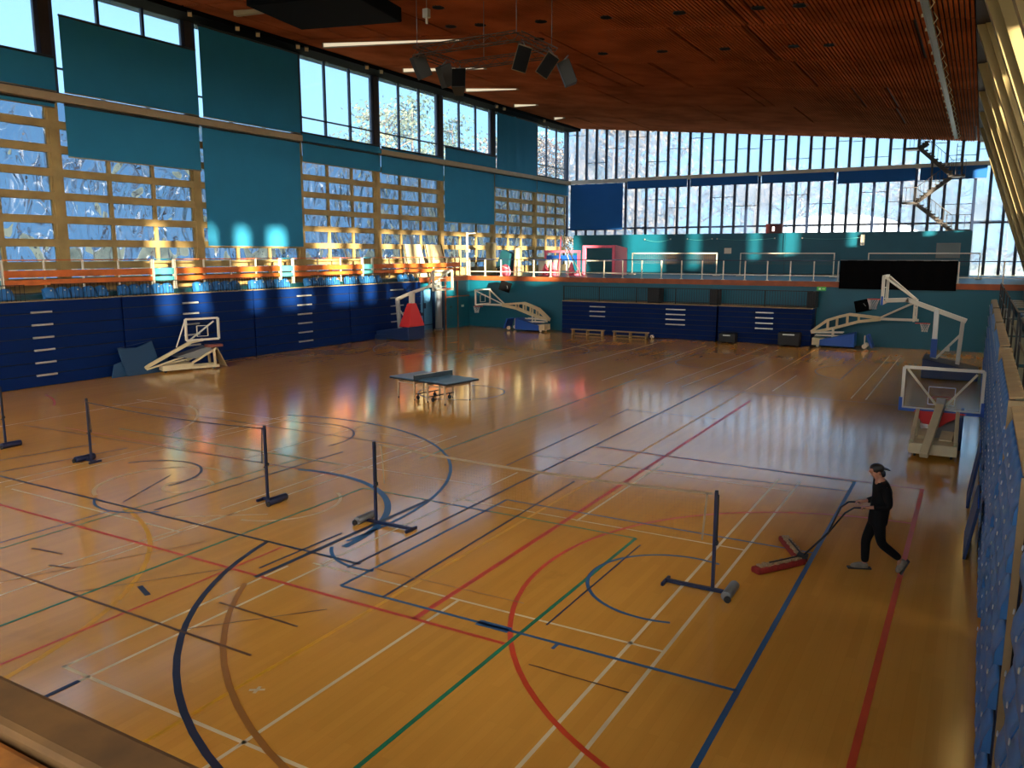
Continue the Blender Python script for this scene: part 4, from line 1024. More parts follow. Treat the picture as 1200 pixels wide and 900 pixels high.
# clock box, panels
o = thing('scoreboard_box', 'small dark red box with a lit number on top of the teal far wall', 'scoreboard', (-13.85, 63.8, 6.4))
mb = MB(); mb.box(-14.45, -13.25, 63.72, 63.98, 6.42, 7.12); mb.build('case', mat('maroon', (92, 34, 34), .5), o, .02)
mb = MB(); mb.box(-13.95, -13.8, 63.69, 63.72, 6.58, 6.9); mb.build('digit', emit_mat('lit_digit', (255, 240, 230), 1.2), o)
mb = MB(); mb.bar((-13.0, 63.9, 3.4), (-13.0, 63.9, 7.1), .03, up=(0, 1, 0)); mb.build('conduit', M_teald, o)
o = thing('wall_panel', 'large grey panel on the right end of the upper teal wall', 'panel', (-2.1, 63.95, 4.6))
mb = MB(); mb.box(-2.8, -1.42, 63.92, 63.99, 4.65, 5.58); mb.build('board', mat('panel_grey', (116, 128, 130), .6), o, .01)
mb = MB(); mb.box(-2.85, -1.37, 63.95, 63.998, 4.6, 5.63); mb.build('edging', M_grey, o)
o = thing('wall_unit', 'narrow white vertical unit high on the upper teal wall', 'wall heater', (-7.6, 63.9, 5.5))
mb = MB(); mb.box(-7.75, -7.48, 63.85, 63.99, 5.5, 6.25); mb.build('case', M_white, o, .03)
mb = MB(); mb.box(-7.72, -7.5, 63.84, 63.86, 5.54, 5.7); mb.build('vent', M_grey, o)
o = thing('wall_notice', 'small white square notice on the upper teal wall between two nets', 'notice', (-17.3, 63.95, 4.9))
mb = MB(); mb.box(-17.6, -17.05, 63.96, 63.99, 4.9, 5.33); mb.build('sheet', M_white, o)
# wall cables draped on the teal wall
for i, (xa, xb, dip) in enumerate([(-24.2, -22.0, .2), (-20.6, -18.6, .1), (-18.2, -13.8, .12), (-11.8, -7.8, .1)]):
    o = thing('draped_rope', ['pale cord draped on the upper teal wall above the left net', 'pale cord draped between the left net and the notice', 'pale cord draped beside the red scoreboard box', 'pale cord draped beside the narrow white wall unit'][i], 'rope', ((xa + xb) / 2, 63.95, 6))
    mb = MB(); mb.tube([(xa + (xb - xa) * k / 12, 63.96, 6.05 - dip * 4 * (k / 12) * (1 - k / 12)) for k in range(13)], .02, 5); mb.build('line', M_turq, o)
    mb = MB(); mb.box(xa - .04, xa + .04, 63.93, 63.99, 6.0, 6.1); mb.box(xb - .04, xb + .04, 63.93, 63.99, 6.0, 6.1); mb.build('hooks', M_alum, o)
# EXIT-style green sign, black wall speakers
o = thing('emergency_sign', 'small green emergency exit sign on the lower far wall', 'sign', (-7.5, YF - .05, 2.95))
mb = MB(); mb.box(-7.72, -7.26, YF - .06, YF - .005, 2.93, 3.13); mb.build('plate', emit_mat('sign_green', (60, 140, 60), .15), o)
mb = MB(); mb.box(-7.62, -7.52, YF - .068, YF - .06, 2.97, 3.07); mb.prism([(-7.46, YF - .068, 3.0), (-7.36, YF - .068, 3.0), (-7.36, YF - .068, 2.97), (-7.3, YF - .068, 3.02), (-7.36, YF - .068, 3.07), (-7.36, YF - .068, 3.04), (-7.46, YF - .068, 3.04)], (0, .008, 0)); mb.build('symbol', M_white, o)
for c, yaw, tilt, lab in (((-27.1, 46.3, 2.75), 20, 18, 'tilted black loudspeaker on the far wall in the left corner'), ((-5.25, 46.35, 2.2), -12, -14, 'black loudspeaker on the far wall behind the raised hoop')):
    o = thing('wall_loudspeaker', lab, 'speaker', c, R_(yaw))
    W_ = wmat(o) @ Matrix.Rotation(R_(tilt), 4, 'Y'); q = lambda x, y, z: tuple(W_ @ Vector((x, y, z)))
    mb = MB(); mb.prism([q(-.38, -.25, -.3), q(.38, -.25, -.3), q(.3, .22, -.3), q(-.3, .22, -.3)], Vector(q(0, 0, .62)) - Vector(q(0, 0, 0))); mb.build('cabinet', M_pitch, o, .02)
    mb = MB(); mb.prism([q(-.35, -.262, -.27), q(.35, -.262, -.27), q(.35, -.262, .29), q(-.35, -.262, .29)], Vector(q(0, .012, 0)) - Vector(q(0, 0, 0))); mb.build('grille', M_pitch, o)
    mb = MB(); mb.bar(q(0, .2, 0), (c[0], YF - .01, c[2]), .08); mb.build('bracket', M_grey, o)
    mb = MB(); mb.prism([q(.18, -.27, -.05), q(.21, -.27, -.05), q(.12, -.27, .12), q(.09, -.27, .12)], Vector(q(0, .01, 0)) - Vector(q(0, 0, 0))); mb.build('badge', M_grey, o)
# doorway, column and cupboards between the left stand and the corner
M_door = mat('pale_blue_door', (88, 150, 196), .5)
o = MB(); o.box(-31.16, -31.1, 41.5, 43.6, 0, 2.6); dr = struct('door_1', o, M_door)
mb = MB(); mb.box(-31.1, -31.08, 41.75, 42.0, 1.5, 1.8); mb.box(-31.1, -31.08, 42.6, 42.85, 1.4, 1.75); struct('door_window', mb, M_navy, dr)
mb = MB(); mb.box(-31.1, -31.07, 41.7, 42.5, .95, 1.15); mb.box(-31.1, -31.05, 42.54, 42.58, 0, 2.6); mb.box(-31.1, -31.06, 41.5, 43.6, .3, .35); struct('door_handle', mb, M_navy, dr)
o = thing('steel_pillar', 'round silver pillar beside the pale blue doors in the far left corner', 'pillar', (-30.3, 43.15, 0))
mb = MB(); mb.cyl((-30.3, 43.15), .22, 0, ZB - .28, 20); mb.build('shaft', mat('pillar_silver', (150, 160, 166), .35, metal=.5), o)
mb = MB(); mb.cyl((-30.3, 43.15), .28, 0, .12, 20); mb.build('foot', M_grey, o)
o = thing('tall_cupboard', 'tall navy cupboard right of the silver pillar', 'cupboard', (-30.6, 43.45, 0))
mb = MB(); mb.box(-31.0, -30.4, 43.42, 43.88, .02, 2.4); mb.build('carcass', M_navy, o, .01)
mb = MB(); mb.box(-30.4, -30.37, 43.44, 43.86, .06, 2.36); d_ = mb.build('door', mat('navy_door', (12, 40, 70), .4), o)
mb = MB(); mb.box(-30.37, -30.34, 43.5, 43.54, 1.1, 1.3); mb.build('handle', M_alum, d_)
for i, (y0, y1) in enumerate(((44.0, 45.35), (45.42, 46.8))):
    o = MB(); o.box(-30.36, -30.3, y0, y1, .02, 2.05); dr = struct('door_%d' % (i + 2), o, M_teal)
    mb = MB(); mb.box(-30.3, -30.28, y0 + .4, y0 + .7, 1.35, 1.5); struct('door_plate', mb, M_white if i else M_teald, dr)
    mb = MB(); mb.box(-30.36, -30.27, y0 - .06, y0, 0, 3.1); mb.box(-30.36, -30.28, y0, y1, 2.05, 2.12); struct('door_frame', mb, M_rust, dr)
# store of kit on the balcony corner
def tub(x, y, r, h, lab, m, name='storage_tub', cat='tub', r2=None, z0=ZB):
    o = thing(name, lab, cat, (x, y, z0), group='tubs and bins on the balcony corner')
    mb = MB(); mb.cyl((x, y), r, z0, z0 + h, 20, r2=r2 or r); mb.build('body', m, o)
    mb = MB(); mb.ring((x, y, z0 + h), (r2 or r) * 1.0, .03, n=20); mb.build('rim', M_grey, o)
M_drum = mat('olive_drum', (130, 122, 92), .5); M_cream2 = mat('cream_plastic', (220, 206, 160), .5)
tub(-30.0, 49.2, .36, 2.25, 'tall olive drum at the corner of the far balcony', M_drum)
tub(-28.0, 49.5, .34, 1.9, 'tall cream bin with tapered foot on the far balcony corner', M_cream2, r2=.22)
tub(-26.4, 50.5, .45, 1.05, 'low white bin on the far balcony corner, left of the pink kit', M_white)
tub(-25.5, 50.6, .3, 1.15, 'narrow white bin nearest the pink kit', M_white)
o = thing('equipment_chest', 'dark teal tilted crate between the olive drum and the cream bin', 'crate', (-29.1, 49.6, ZB))
mb = MB(); mb.prism([(-29.7, 49.3, ZB + .5), (-28.7, 49.3, ZB + .35), (-28.5, 49.3, ZB + 1.5), (-29.2, 49.3, ZB + 1.75)], (0, .8, 0)); mb.build('crate', M_teald, o, .02)
mb = MB(); mb.box(-29.6, -28.7, 49.35, 50.0, ZB, ZB + .5); mb.build('plinth', M_black, o)
o = thing('cloth_heap', 'small pink bundle at the foot of the dark teal crate', 'bundle', (-28.6, 48.8, ZB))
mb = MB(); mb.sphere((-28.6, 48.8, ZB + .5), .3, 12, 8, sq=(1.1, .8, .9)); mb.sphere((-28.45, 48.75, ZB + .25), .3, 12, 8); mb.sphere((-28.7, 48.75, ZB + .25), .28, 12, 8); mb.build('cloth', M_pink, o)
mb = MB(); mb.tube([(-28.9, 48.6, ZB + .55), (-28.6, 48.52, ZB + .62), (-28.3, 48.6, ZB + .5)], .03, 6); mb.build('strap', M_white, o)
o = thing('vaulting_frame', 'pink gymnastics frame with blue beam on the far balcony corner', 'gym frame', (-25.2, 52, ZB))
mb = MB(); mb.bar((-27.2, 52, 5.05), (-24.4, 52, 5.05), .22, .16); mb.build('beam', M_pink, o)
mb = MB(); mb.bar((-27.0, 52, 4.6), (-24.6, 52, 4.6), .2, .35); mb.build('beam_pad', M_bluep, o)
for x in (-27.1, -24.5):
    mb = MB(); mb.bar((x, 52, ZB), (x, 52, 5.0), .16, up=(0, 1, 0)); mb.bar((x, 51.4, ZB + .05), (x, 52.6, ZB + .05), .12); mb.build('leg', M_pink, o)
o = thing('trampoline_goal', 'pink framed goal standing on the far balcony against the teal wall', 'goal', (-22.5, 54, ZB))
for x in (-25.0, -22.7):
    mb = MB(); mb.bar((x, 54, ZB), (x, 54, 5.45), .2, .2, up=(0, 1, 0)); mb.build('post', M_pink, o)
mb = MB(); mb.bar((-25.1, 54, 5.4), (-22.6, 54, 5.4), .18); mb.build('crossbar', M_pink, o)
mb = MB(); mb.prism([(-22.6, 54, ZB), (-22.0, 54.6, ZB), (-22.0, 54.6, 5.3), (-22.6, 54, 5.5)], (.04, .04, 0)); mb.build('side_panel', mat('pale_pink', (224, 160, 172), .6), o)
mb = MB(); mb.bar((-25, 54, 4.4), (-22.7, 54, 4.4), .08); mb.build('mid_bar', M_white, o)
for x, lab in ((-26.2, 'pink cone stack left of the tripod frame'), (-25.6, 'pink cone stack under the tripod frame'), (-24.2, 'pink cone stack right of the tripod frame')):
    o = thing('cone_stack', lab, 'cones', (x, 50.2, ZB), group='pink cone stacks on the far balcony')
    for k in range(3):
        mb = MB(); mb.tube([(x, 50.2, ZB + .02 + .16 * k), (x, 50.2, ZB + .62 + .16 * k)], [.24, .05], 14); mb.box(x - .28, x + .28, 49.92, 50.48, ZB + .16 * k, ZB + .03 + .16 * k); mb.build('cone', M_pink, o)
o = thing('tripod_frame', 'slim pink and white tripod frame rising above the cone stacks', 'frame', (-25.0, 50.4, ZB))
for x, y in ((-25.2, 50.2), (-23.4, 50.1), (-24.6, 51.3)):
    mb = MB(); mb.tube([(x, y, ZB), (-25.15, 50.5, 6.15)], .045, 6); mb.build('leg', M_pink if x < -25 else M_white, o)
mb = MB(); mb.tube([(-25.15, 50.5, 6.1), (-25.15, 50.5, 6.2)], .08, 8); mb.build('head', M_grey, o)
o = thing('volleyball_pole', 'tall white pole standing at the balcony corner beside the orange railing', 'pole', (-30.75, 47.3, ZB))
mb = MB(); mb.bar((-30.75, 47.3, ZB + .02), (-30.75, 47.3, 6.35), .11, up=(0, 1, 0)); mb.build('shaft', M_white, o)
mb = MB(); mb.box(-30.95, -30.55, 47.1, 47.5, ZB, ZB + .05); mb.build('foot', M_grey, o)
mb = MB(); mb.bar((-30.75, 47.3, 6.25), (-30.45, 47.9, 6.3), .06); mb.box(-30.85, -30.6, 47.2, 47.45, 5.0, 5.2); mb.build('winch', M_alum, o)
for i, (y0, lean, lab) in enumerate(((41.9, .5, 'left of the two pale folded tables leaning on the balcony windows'), (44.2, .5, 'right of the two pale folded tables leaning on the balcony windows'))):
    o = thing('folded_table', lab, 'table', (-31.9, y0 + 1, ZB), group='folded tables leaning on the balcony windows')
    mb = MB(); mb.prism([(-31.75, y0, ZB), (-31.75, y0 + 2.1, ZB), (-32.2, y0 + 1.95, 5.5), (-32.2, y0 + .1, 5.5)], (.05, 0, .01)); tp = mb.build('tabletop', M_cream2, o, .01)
    mb = MB()
    for y in (y0 + .05, y0 + 2.05): mb.tube([(-31.66, y, ZB), (-32.12, y0 + 1.02 + (y - y0 - 1.05) * .92, 5.52)], .03, 6)
    mb.build('leg', M_black, o)
# ------------------------------------------------------------------ the person and the mop
PF = Vector((-.93, -.37, 0)).normalized(); PS = Vector((-PF.y, PF.x, 0)); P0 = Vector((-1.1, 13.33, 0))
# PS points to the walker's left, towards the camera
def pp(f, l, z): return P0 + PF * f + PS * l + Vector((0, 0, z))
def skin(name, nodes, edges, root, material, parent, levels=2):
    """nodes: key -> (forward, left, up, rx, ry)"""
    keys = list(nodes); idx = {k: i for i, k in enumerate(keys)}
    inv = wmat(parent).inverted() if parent else Matrix.Identity(4)
    me = bpy.data.meshes.new(name)
    me.from_pydata([tuple(inv @ pp(*nodes[k][:3])) for k in keys], [(idx[a], idx[b]) for a, b in edges], [])
    o = bpy.data.objects.new(name, me); COL.objects.link(o)
    if parent: o.parent = parent
    me.materials.append(material)
    sm = o.modifiers.new('skin', 'SKIN'); sm.use_smooth_shade = True
    lay = me.skin_vertices[0].data if me.skin_vertices else None
    if lay is None:
        bpy.context.view_layer.objects.active = o; bpy.ops.mesh.customdata_skin_add(); lay = me.skin_vertices[0].data
    for k in keys:
        n = nodes[k]; r = n[3]; r2 = n[4] if len(n) > 4 else r
        lay[idx[k]].radius = (r, r2); lay[idx[k]].use_root = (k == root)
    sd_ = o.modifiers.new('sub', 'SUBSURF'); sd_.levels = levels; sd_.render_levels = levels
    return o
M_skin = mat('skin', (168, 116, 90), .55); M_cloth = mat('black_cloth', (8, 8, 10), .9, var=.2, scale=12, spec=.2); M_trous = mat('black_trousers', (9, 9, 11), .9, var=.2, scale=12, spec=.2)
M_hair = mat('dark_hair', (14, 11, 10), .6); M_shoe = mat('grey_shoe', (116, 106, 92), .7, var=.25, scale=18); M_sole = mat('shoe_sole', (28, 26, 26), .7)
person = thing('person', 'person in black tracksuit and backward cap pushing the red mop across the floor', 'person', tuple(P0))
B = dict(pel=(0, 0, .93, .12, .1), waist=(-.01, 0, 1.06, .12, .09), chest=(-.04, 0, 1.27, .15, .1), neck0=(-.02, 0, 1.44, .07, .06), neck=(.02, 0, 1.52, .05, .05), skull0=(.065, 0, 1.585, .062, .07), skull=(.075, 0, 1.655, .078, .09), crown=(.07, 0, 1.71, .06, .07),
    chin=(.13, 0, 1.555, .035, .03), nose=(.185, 0, 1.62, .014, .014))
E_ = [('pel', 'waist'), ('waist', 'chest'), ('chest', 'neck0'), ('neck0', 'neck'), ('neck', 'skull0'), ('skull0', 'skull'), ('skull', 'crown'), ('skull0', 'chin'), ('skull', 'nose')]
for sd_, s in (('L', 1), ('R', -1)):
    B['sh' + sd_] = (-.04, .18 * s, 1.41, .055); B['el' + sd_] = (-.08, .245 * s, 1.13, .042); B['wr' + sd_] = (.16, .17 * s, 1.09, .028)
    B['pm' + sd_] = (.225, .155 * s, 1.085, .03, .018)
    E_ += [('neck0', 'sh' + sd_), ('sh' + sd_, 'el' + sd_), ('el' + sd_, 'wr' + sd_), ('wr' + sd_, 'pm' + sd_)]
    for q in range(4):       # four fingers curled round the grip
        lz = (q - 1.5) * .019; ln = (.9, 1, .95, .75)[q]
        B['f%da' % q + sd_] = (.265, (.155 + lz) * s, 1.095, .0095); B['f%db' % q + sd_] = (.265 + .035 * ln, (.152 + lz) * s, 1.075, .009); B['f%dc' % q + sd_] = (.265 + .02 * ln, (.15 + lz) * s, 1.045, .008)
        E_ += [('pm' + sd_, 'f%da' % q + sd_), ('f%da' % q + sd_, 'f%db' % q + sd_), ('f%db' % q + sd_, 'f%dc' % q + sd_)]
    B['t1' + sd_] = (.225, .12 * s, 1.065, .011); B['t2' + sd_] = (.265, .115 * s, 1.05, .009)
    E_ += [('pm' + sd_, 't1' + sd_), ('t1' + sd_, 't2' + sd_)]
# left leg trails, right leg leads
LEG = {'R': ((.0, -.09, .88), (.12, -.1, .49), (.11, -.1, .1), (.2, -.1, .05)), 'L': ((0, .09, .88), (-.05, .1, .5), (-.35, .1, .26), (-.33, .1, .15))}
for sd_ in 'LR':
    h, k, a, t = LEG[sd_]
    B['hip' + sd_] = (*h, .085); B['kn' + sd_] = (*k, .052); B['an' + sd_] = (*a, .036); B['to' + sd_] = (*t, .03)
    E_ += [('pel', 'hip' + sd_), ('hip' + sd_, 'kn' + sd_), ('kn' + sd_, 'an' + sd_), ('an' + sd_, 'to' + sd_)]
skin('body', B, E_, 'pel', M_skin, person)
J = dict(hem=(.0, 0, .74, .185, .155), waist=(-.02, 0, 1.0, .18, .15), chest=(-.05, 0, 1.27, .195, .15), up=(-.04, 0, 1.4, .12, .09), col=(-.01, 0, 1.485, .075, .07))
JE = [('hem', 'waist'), ('waist', 'chest'), ('chest', 'up'), ('up', 'col')]
for sd_, s in (('L', 1), ('R', -1)):
    J['sh' + sd_] = (-.04, .18 * s, 1.41, .078); J['el' + sd_] = (-.085, .25 * s, 1.13, .066); J['cuff' + sd_] = (.13, .18 * s, 1.095, .046)
    JE += [('up', 'sh' + sd_), ('sh' + sd_, 'el' + sd_), ('el' + sd_, 'cuff' + sd_)]
skin('jacket', J, JE, 'waist', M_cloth, person)
T = dict(top=(-.01, 0, 1.06, .13, .11), pel=(0, 0, .92, .15, .12)); TE = [('top', 'pel')]
for sd_ in 'LR':
    h, k, a, t = LEG[sd_]
    mid = tuple((p + q) / 2 for p, q in zip(k, a))
    T['hip' + sd_] = (h[0], h[1], h[2] - .06, .105); T['kn' + sd_] = (*k, .078); T['mid' + sd_] = (*mid, .07); T['an' + sd_] = (*a, .06)
    TE += [('pel', 'hip' + sd_), ('hip' + sd_, 'kn' + sd_), ('kn' + sd_, 'mid' + sd_), ('mid' + sd_, 'an' + sd_)]
skin('trousers', T, TE, 'pel', M_trous, person)
for sd_ in 'RL':
    if sd_ == 'R': hl, ba, to = (.06, -.1, .055), (.24, -.1, .05), (.33, -.1, .04)
    else: hl, ba, to = (-.42, .1, .25), (-.345, .1, .1), (-.31, .1, .035)
    sh = skin('shoe', {'h': (*hl, .058, .052), 'm': tuple((a + b) / 2 for a, b in zip(hl, ba)) + (.058, .06), 'b': (*ba, .058, .05), 't': (*to, .048, .036)}, [('h', 'm'), ('m', 'b'), ('b', 't')], 'm', M_shoe, person)
    d = Vector((0, 0, -.038)) if sd_ == 'R' else (PF * -.045 + Vector((0, 0, -.01)))
    mb = MB(); pts = [pp(*hl), pp(*ba), pp(*to)]
    if sd_ == 'R': mb.bar(pp(.01, -.1, .014), pp(.37, -.1, .012), .1, .026)
    else: mb.bar(pp(-.475, .1, .25), pp(-.365, .1, .02), .09, .026, up=tuple(PF))
    mb.build('sole', M_sole, sh, .008)
# hair, backward cap, ear
mb = MB(); mb.sphere(pp(.058, 0, 1.672), .1, 16, 10, sq=(1.06, .98, .78)); mb.build('cap', M_hair, person)
skin('hair', {'a': (.0, 0, 1.64, .07, .07), 'b': (-.03, 0, 1.57, .05, .055), 'c': (-.05, 0, 1.53, .03, .03)}, [('a', 'b'), ('b', 'c')], 'a', M_hair, person)
mb = MB(); mb.bar(pp(-.02, 0, 1.675), pp(-.12, 0, 1.655), .13, .015); mb.build('cap_peak', M_hair, person, .004)
mb = MB()
for s in (1, -1): mb.sphere(pp(.05, .083 * s, 1.615), .022, 8, 6, sq=(1, .6, 1.4))
mb.build('ears', M_skin, person)
mb = MB()
for s in (1, -1): mb.sphere(pp(.15, .034 * s, 1.635), .007, 8, 6)
mb.build('face_features', M_hair, person)
for s in (1, -1):
    mb = MB(); mb.bar(pp(-.03 + .13, .104 * s if s < 0 else .1, .72), pp(.1, .104 * s if s < 0 else .1, .69), .03, .02); mb.build('trouser_badge', mat('badge_grey', (150, 150, 150), .6), person) if s < 0 else None

mop = thing('dust_mop', 'red V-shaped floor mop with beige top pushed ahead of the person', 'mop', (-2.14, 13.13, 0))
M_mopr = mat('mop_red', (126, 26, 18), .8, var=.2, scale=20); M_mopb = mat('mop_fleece', (158, 132, 98), .95, var=.35, scale=25)
AP = Vector((-2.14, 13.13, 0))
for e in ((-2.7, 12.3, 0), (-2.62, 14.05, 0)):
    e = Vector(e); mb = MB(); mb.bar(AP + Vector((0, 0, .05)), e + Vector((0, 0, .05)), .19, .1); w_ = mb.build('wing', M_mopr, mop, .03)
    mb = MB(); d = (e - AP).normalized(); a = AP + d * .06; b = e - d * .08
    n = 14
    for i in range(n):
        p = a + (b - a) * i / n; q = a + (b - a) * (i + 1) / n; mb.bar(p + Vector((0, 0, .1 + .012 * (i % 2))), q + Vector((0, 0, .1 + .012 * (i % 2))), .1 + .02 * (i % 3), .03)
    mb.build('fleece', M_mopb, w_)
    mb = MB(); mb.bar(AP + d * .03 + Vector((0, 0, .135)), e - d * .3 + Vector((0, 0, .135)), .02, .015); mb.build('clamp_bar', M_black, w_)
h0 = AP + Vector((0, 0, .12)); sp_ = AP + (pp(.2, 0, 0) - AP) * .42 + Vector((0, 0, .56))
mb = MB(); mb.tube([h0, sp_], .016, 8); mb.build('handle', M_black, mop)
for s, nm in ((1, 'grip'), (-1, 'grip')):
    g1 = pp(.52, .14 * s, .98); g2 = pp(.4, .155 * s, 1.07); g3 = pp(.23, .15 * s, 1.075)
    mb = MB(); mb.tube([sp_, sp_ + (g1 - sp_) * .6, g1, g2, g3], .014, 8); mb.build(nm, M_black, mop)
mb = MB(); mb.box(-2.22, -2.06, 13.06, 13.2, .1, .15); mb.build('swivel', M_black, mop)

# ------------------------------------------------------------------ outdoors
t = MB(); t.box(-400, 300, -200, 500, -1.2, -1.0); g_ = struct('floor_outdoors', t, mat('dry_grass', (150, 146, 110), .9, var=.25, scale=.2))
M_bark = mat('pale_bark', (96, 86, 80), .9, var=.2, scale=3)
LEAF = [mat('autumn_leaves', (104, 92, 84), .9, var=.2, scale=.5), mat('pink_brown_leaves', (104, 96, 94), .9, var=.18, scale=.5), mat('olive_leaves', (80, 88, 72), .9, var=.2, scale=.5), mat('green_conifer', (58, 76, 68), .9, var=.2, scale=.5)]
def tree_meshes(h, kind, seed, spread=.32, leaves=700):
    rr = random.Random(seed); tr = MB(); cr = MB()
    tr.tube([(0, 0, 0), (.1 * rr.random(), .1, h * .45), (0, 0, h * .93)], [h * .018, h * .012, h * .003], 6)
    tips = []
    for i in range(26):
        u = .18 + .78 * rr.random(); a = rr.random() * 2 * pi
        R = h * spread * ((1 - u) * 1.1 + .12 if kind == 'con' else sin(pi * min(1, (u - .1) * 1.05)) * .95 + .12)
        p0 = Vector((0, 0, h * u)); p1 = p0 + Vector((cos(a) * R * .6, sin(a) * R * .6, R * (.1 if kind == 'con' else .35))); p2 = p0 + Vector((cos(a) * R, sin(a) * R, R * (-.05 if kind == 'con' else .5)))
        tr.tube([p0, p1, p2], [h * .006, h * .004, h * .0015], 4, cap=False); tips += [p1, p2, p1 * .5 + p2 * .5]
    for i in range(leaves):
        c = rr.choice(tips) + Vector((rr.gauss(0, h * .045), rr.gauss(0, h * .045), rr.gauss(0, h * .04)))
        s = h * rr.uniform(.005, .011); n_ = Vector((rr.gauss(0, 1), rr.gauss(0, 1), rr.gauss(0, 1))).normalized(); a = n_.orthogonal().normalized() * s; b = n_.cross(a)
        cr.quad(c - a - b * .6, c + a - b * .6, c + a + b * .6, c - a + b * .6)
    return tr, cr
protos = []
for i, (kind, lf, lv) in enumerate((('dec', 0, 2600), ('dec', 1, 1900), ('dec', 2, 2400), ('con', 3, 2600), ('dec', 1, 800))):
    tr, cr = tree_meshes(10, kind, 31 + i, leaves=lv)
    o = thing('outdoor_tree', ['autumn orange-brown tree outside the glazing', 'pale pinkish bare-topped tree outside the glazing', 'pale olive tree outside the glazing', 'tall soft green conifer outside the left upper windows', 'thin nearly bare tree outside the glazing'][i], 'tree', (0, 0, -1.1), group=['orange-brown trees outside', 'pinkish trees outside', 'olive trees outside', 'conifers outside', 'bare trees outside'][i])
    tr.build('trunk', M_bark, o); cr.build('foliage', LEAF[lf], o); protos.append(o)
spots = []
rr = random.Random(5)
for i in range(34): spots.append((rr.choice((0, 1, 1, 2, 0, 4)), -60 + i * 2.7 + rr.uniform(-1, 1), rr.uniform(100, 128), rr.uniform(11, 15) + (6 if i < 8 else (2.5 if i < 13 else 0))))
for (x, y, h, k) in ((-62, 70, 17, 3), (-62, 78, 20, 2), (-64, 86, 23.5, 3), (-60, 62, 15, 1), (-66, 98, 23, 3), (-60, 104, 20, 1), (-62, 55, 14, 4), (-58, 92, 16, 0), (-64, 112, 21, 2), (-60, 46, 13, 2), (-60, 36, 12, 1), (-62, 25, 12, 0), (-63, 14, 12, 4)):
    spots.append((k, x, y, h))
used = [False] * 5
for k, x, y, h in spots:
    s = h / 10
    if not used[k]: o = protos[k]; used[k] = True; o.location = (x, y, -1.1)
    else: o = copy_tree(protos[k], (x, y, -1.1))
    o.rotation_euler = (0, 0, rr.uniform(0, 6.28)); o.scale = (s, s, s)
o = thing('air_dome', 'white inflated sports dome outside the far windows on the right', 'dome', (-12.5, 92, -1))
mb = MB(); n, k = 40, 10; M0 = len(mb.v)
for j in range(k + 1):
    ph = pi / 2 * j / k
    for i in range(n):
        t_ = 2 * pi * i / n; mb.v.append((-13.5 + 12 * cos(ph) ** .8 * cos(t_), 92 + 10 * cos(ph) ** .8 * sin(t_), -1 + 9.9 * sin(ph)))
for j in range(k):
    for i in range(n):
        i2 = (i + 1) % n; mb.face([j * n + i, j * n + i2, (j + 1) * n + i2, (j + 1) * n + i], 0, True)
mb.build('membrane', mat('dome_white', (222, 226, 230), .7), o)
mb = MB()
for i in range(5): x = -22.5 + 4.5 * i; mb.tube([(x, 92 + 10.05 * cos(a) * max(0, 1 - ((x + 13.5) / 12) ** 2) ** .5, -1 + 9.95 * max(0, 1 - ((x + 13.5) / 12) ** 2) ** .5 * sin(a)) for a in [pi * q / 16 for q in range(17)]], .05, 5)
mb.build('seams', M_grey, o)
SKY, SKYGLOW = .25, 17.5
# ------------------------------------------------------------------ light
wd = bpy.data.worlds.new('World'); SC.world = wd; wd.use_nodes = True
nt = wd.node_tree; bg = nt.nodes['Background']
el, az = R_(7), Vector((-.86, .51, 0)).normalized()
dirv = Vector((az.x * cos(el), az.y * cos(el), -sin(el)))
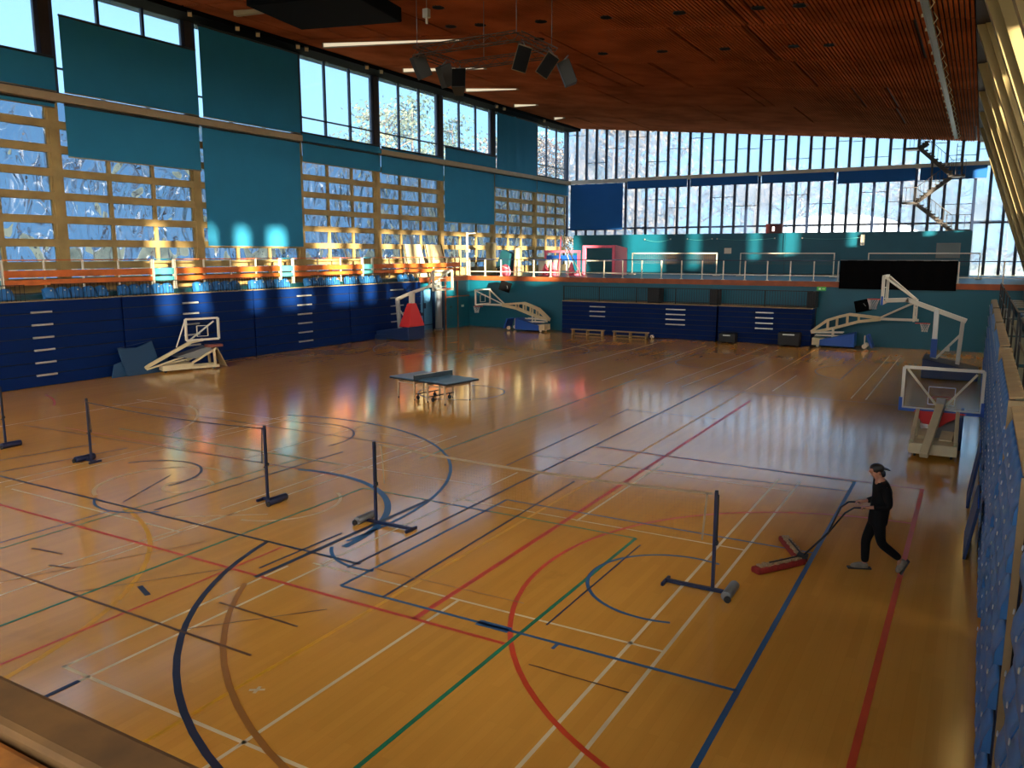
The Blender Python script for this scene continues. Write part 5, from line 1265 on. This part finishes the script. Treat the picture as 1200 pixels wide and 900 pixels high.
# pale blue winter sky, far brighter on the side of the low sun (behind the camera)
N = nt.nodes; L_ = nt.links
tc = N.new('ShaderNodeTexCoord'); sp = N.new('ShaderNodeSeparateXYZ'); rp = N.new('ShaderNodeValToRGB')
L_.new(tc.outputs['Generated'], sp.inputs[0]); L_.new(sp.outputs['Z'], rp.inputs[0])
rp.color_ramp.elements[0].position = 0.0; rp.color_ramp.elements[0].color = (.72, 1.32, 1.85, 1)
rp.color_ramp.elements[1].position = .5; rp.color_ramp.elements[1].color = (.46, 1.0, 1.7, 1)
dt = N.new('ShaderNodeVectorMath'); dt.operation = 'DOT_PRODUCT'; L_.new(tc.outputs['Generated'], dt.inputs[0]); dt.inputs[1].default_value = tuple(-dirv)
mr = N.new('ShaderNodeMapRange'); mr.inputs['From Min'].default_value = -.1; mr.inputs['From Max'].default_value = 1; L_.new(dt.outputs['Value'], mr.inputs['Value'])
pw = N.new('ShaderNodeMath'); pw.operation = 'POWER'; pw.inputs[1].default_value = 1.6; L_.new(mr.outputs['Result'], pw.inputs[0])
gl = N.new('ShaderNodeVectorMath'); gl.operation = 'SCALE'; gl.inputs[0].default_value = (1, .86, .70); 
gk = N.new('ShaderNodeMath'); gk.operation = 'MULTIPLY'; gk.inputs[1].default_value = SKYGLOW; L_.new(pw.outputs[0], gk.inputs[0]); L_.new(gk.outputs[0], gl.inputs['Scale'])
ad = N.new('ShaderNodeVectorMath'); ad.operation = 'ADD'; L_.new(rp.outputs['Color'], ad.inputs[0]); L_.new(gl.outputs[0], ad.inputs[1])
L_.new(ad.outputs[0], bg.inputs['Color'])
bg.inputs['Strength'].default_value = SKY
sd = bpy.data.lights.new('sun', 'SUN'); so = bpy.data.objects.new('sun', sd); COL.objects.link(so)
sd.energy = 8; sd.angle = R_(1.0); sd.color = (1, .86, .62)
so.rotation_euler = dirv.to_track_quat('-Z', 'Y').to_euler(); so.location = (30, -10, 25)
vs = SC.view_settings
SC.display_settings.display_device = 'sRGB'; vs.view_transform = 'Standard'; vs.look = 'None'; vs.gamma = 1; vs.use_curve_mapping = False
vs.exposure = 2.0
SC.cycles.max_bounces = 8; SC.cycles.transparent_max_bounces = 16; SC.cycles.caustics_reflective = False; SC.cycles.caustics_refractive = False
SC.cycles.sample_clamp_indirect = 6
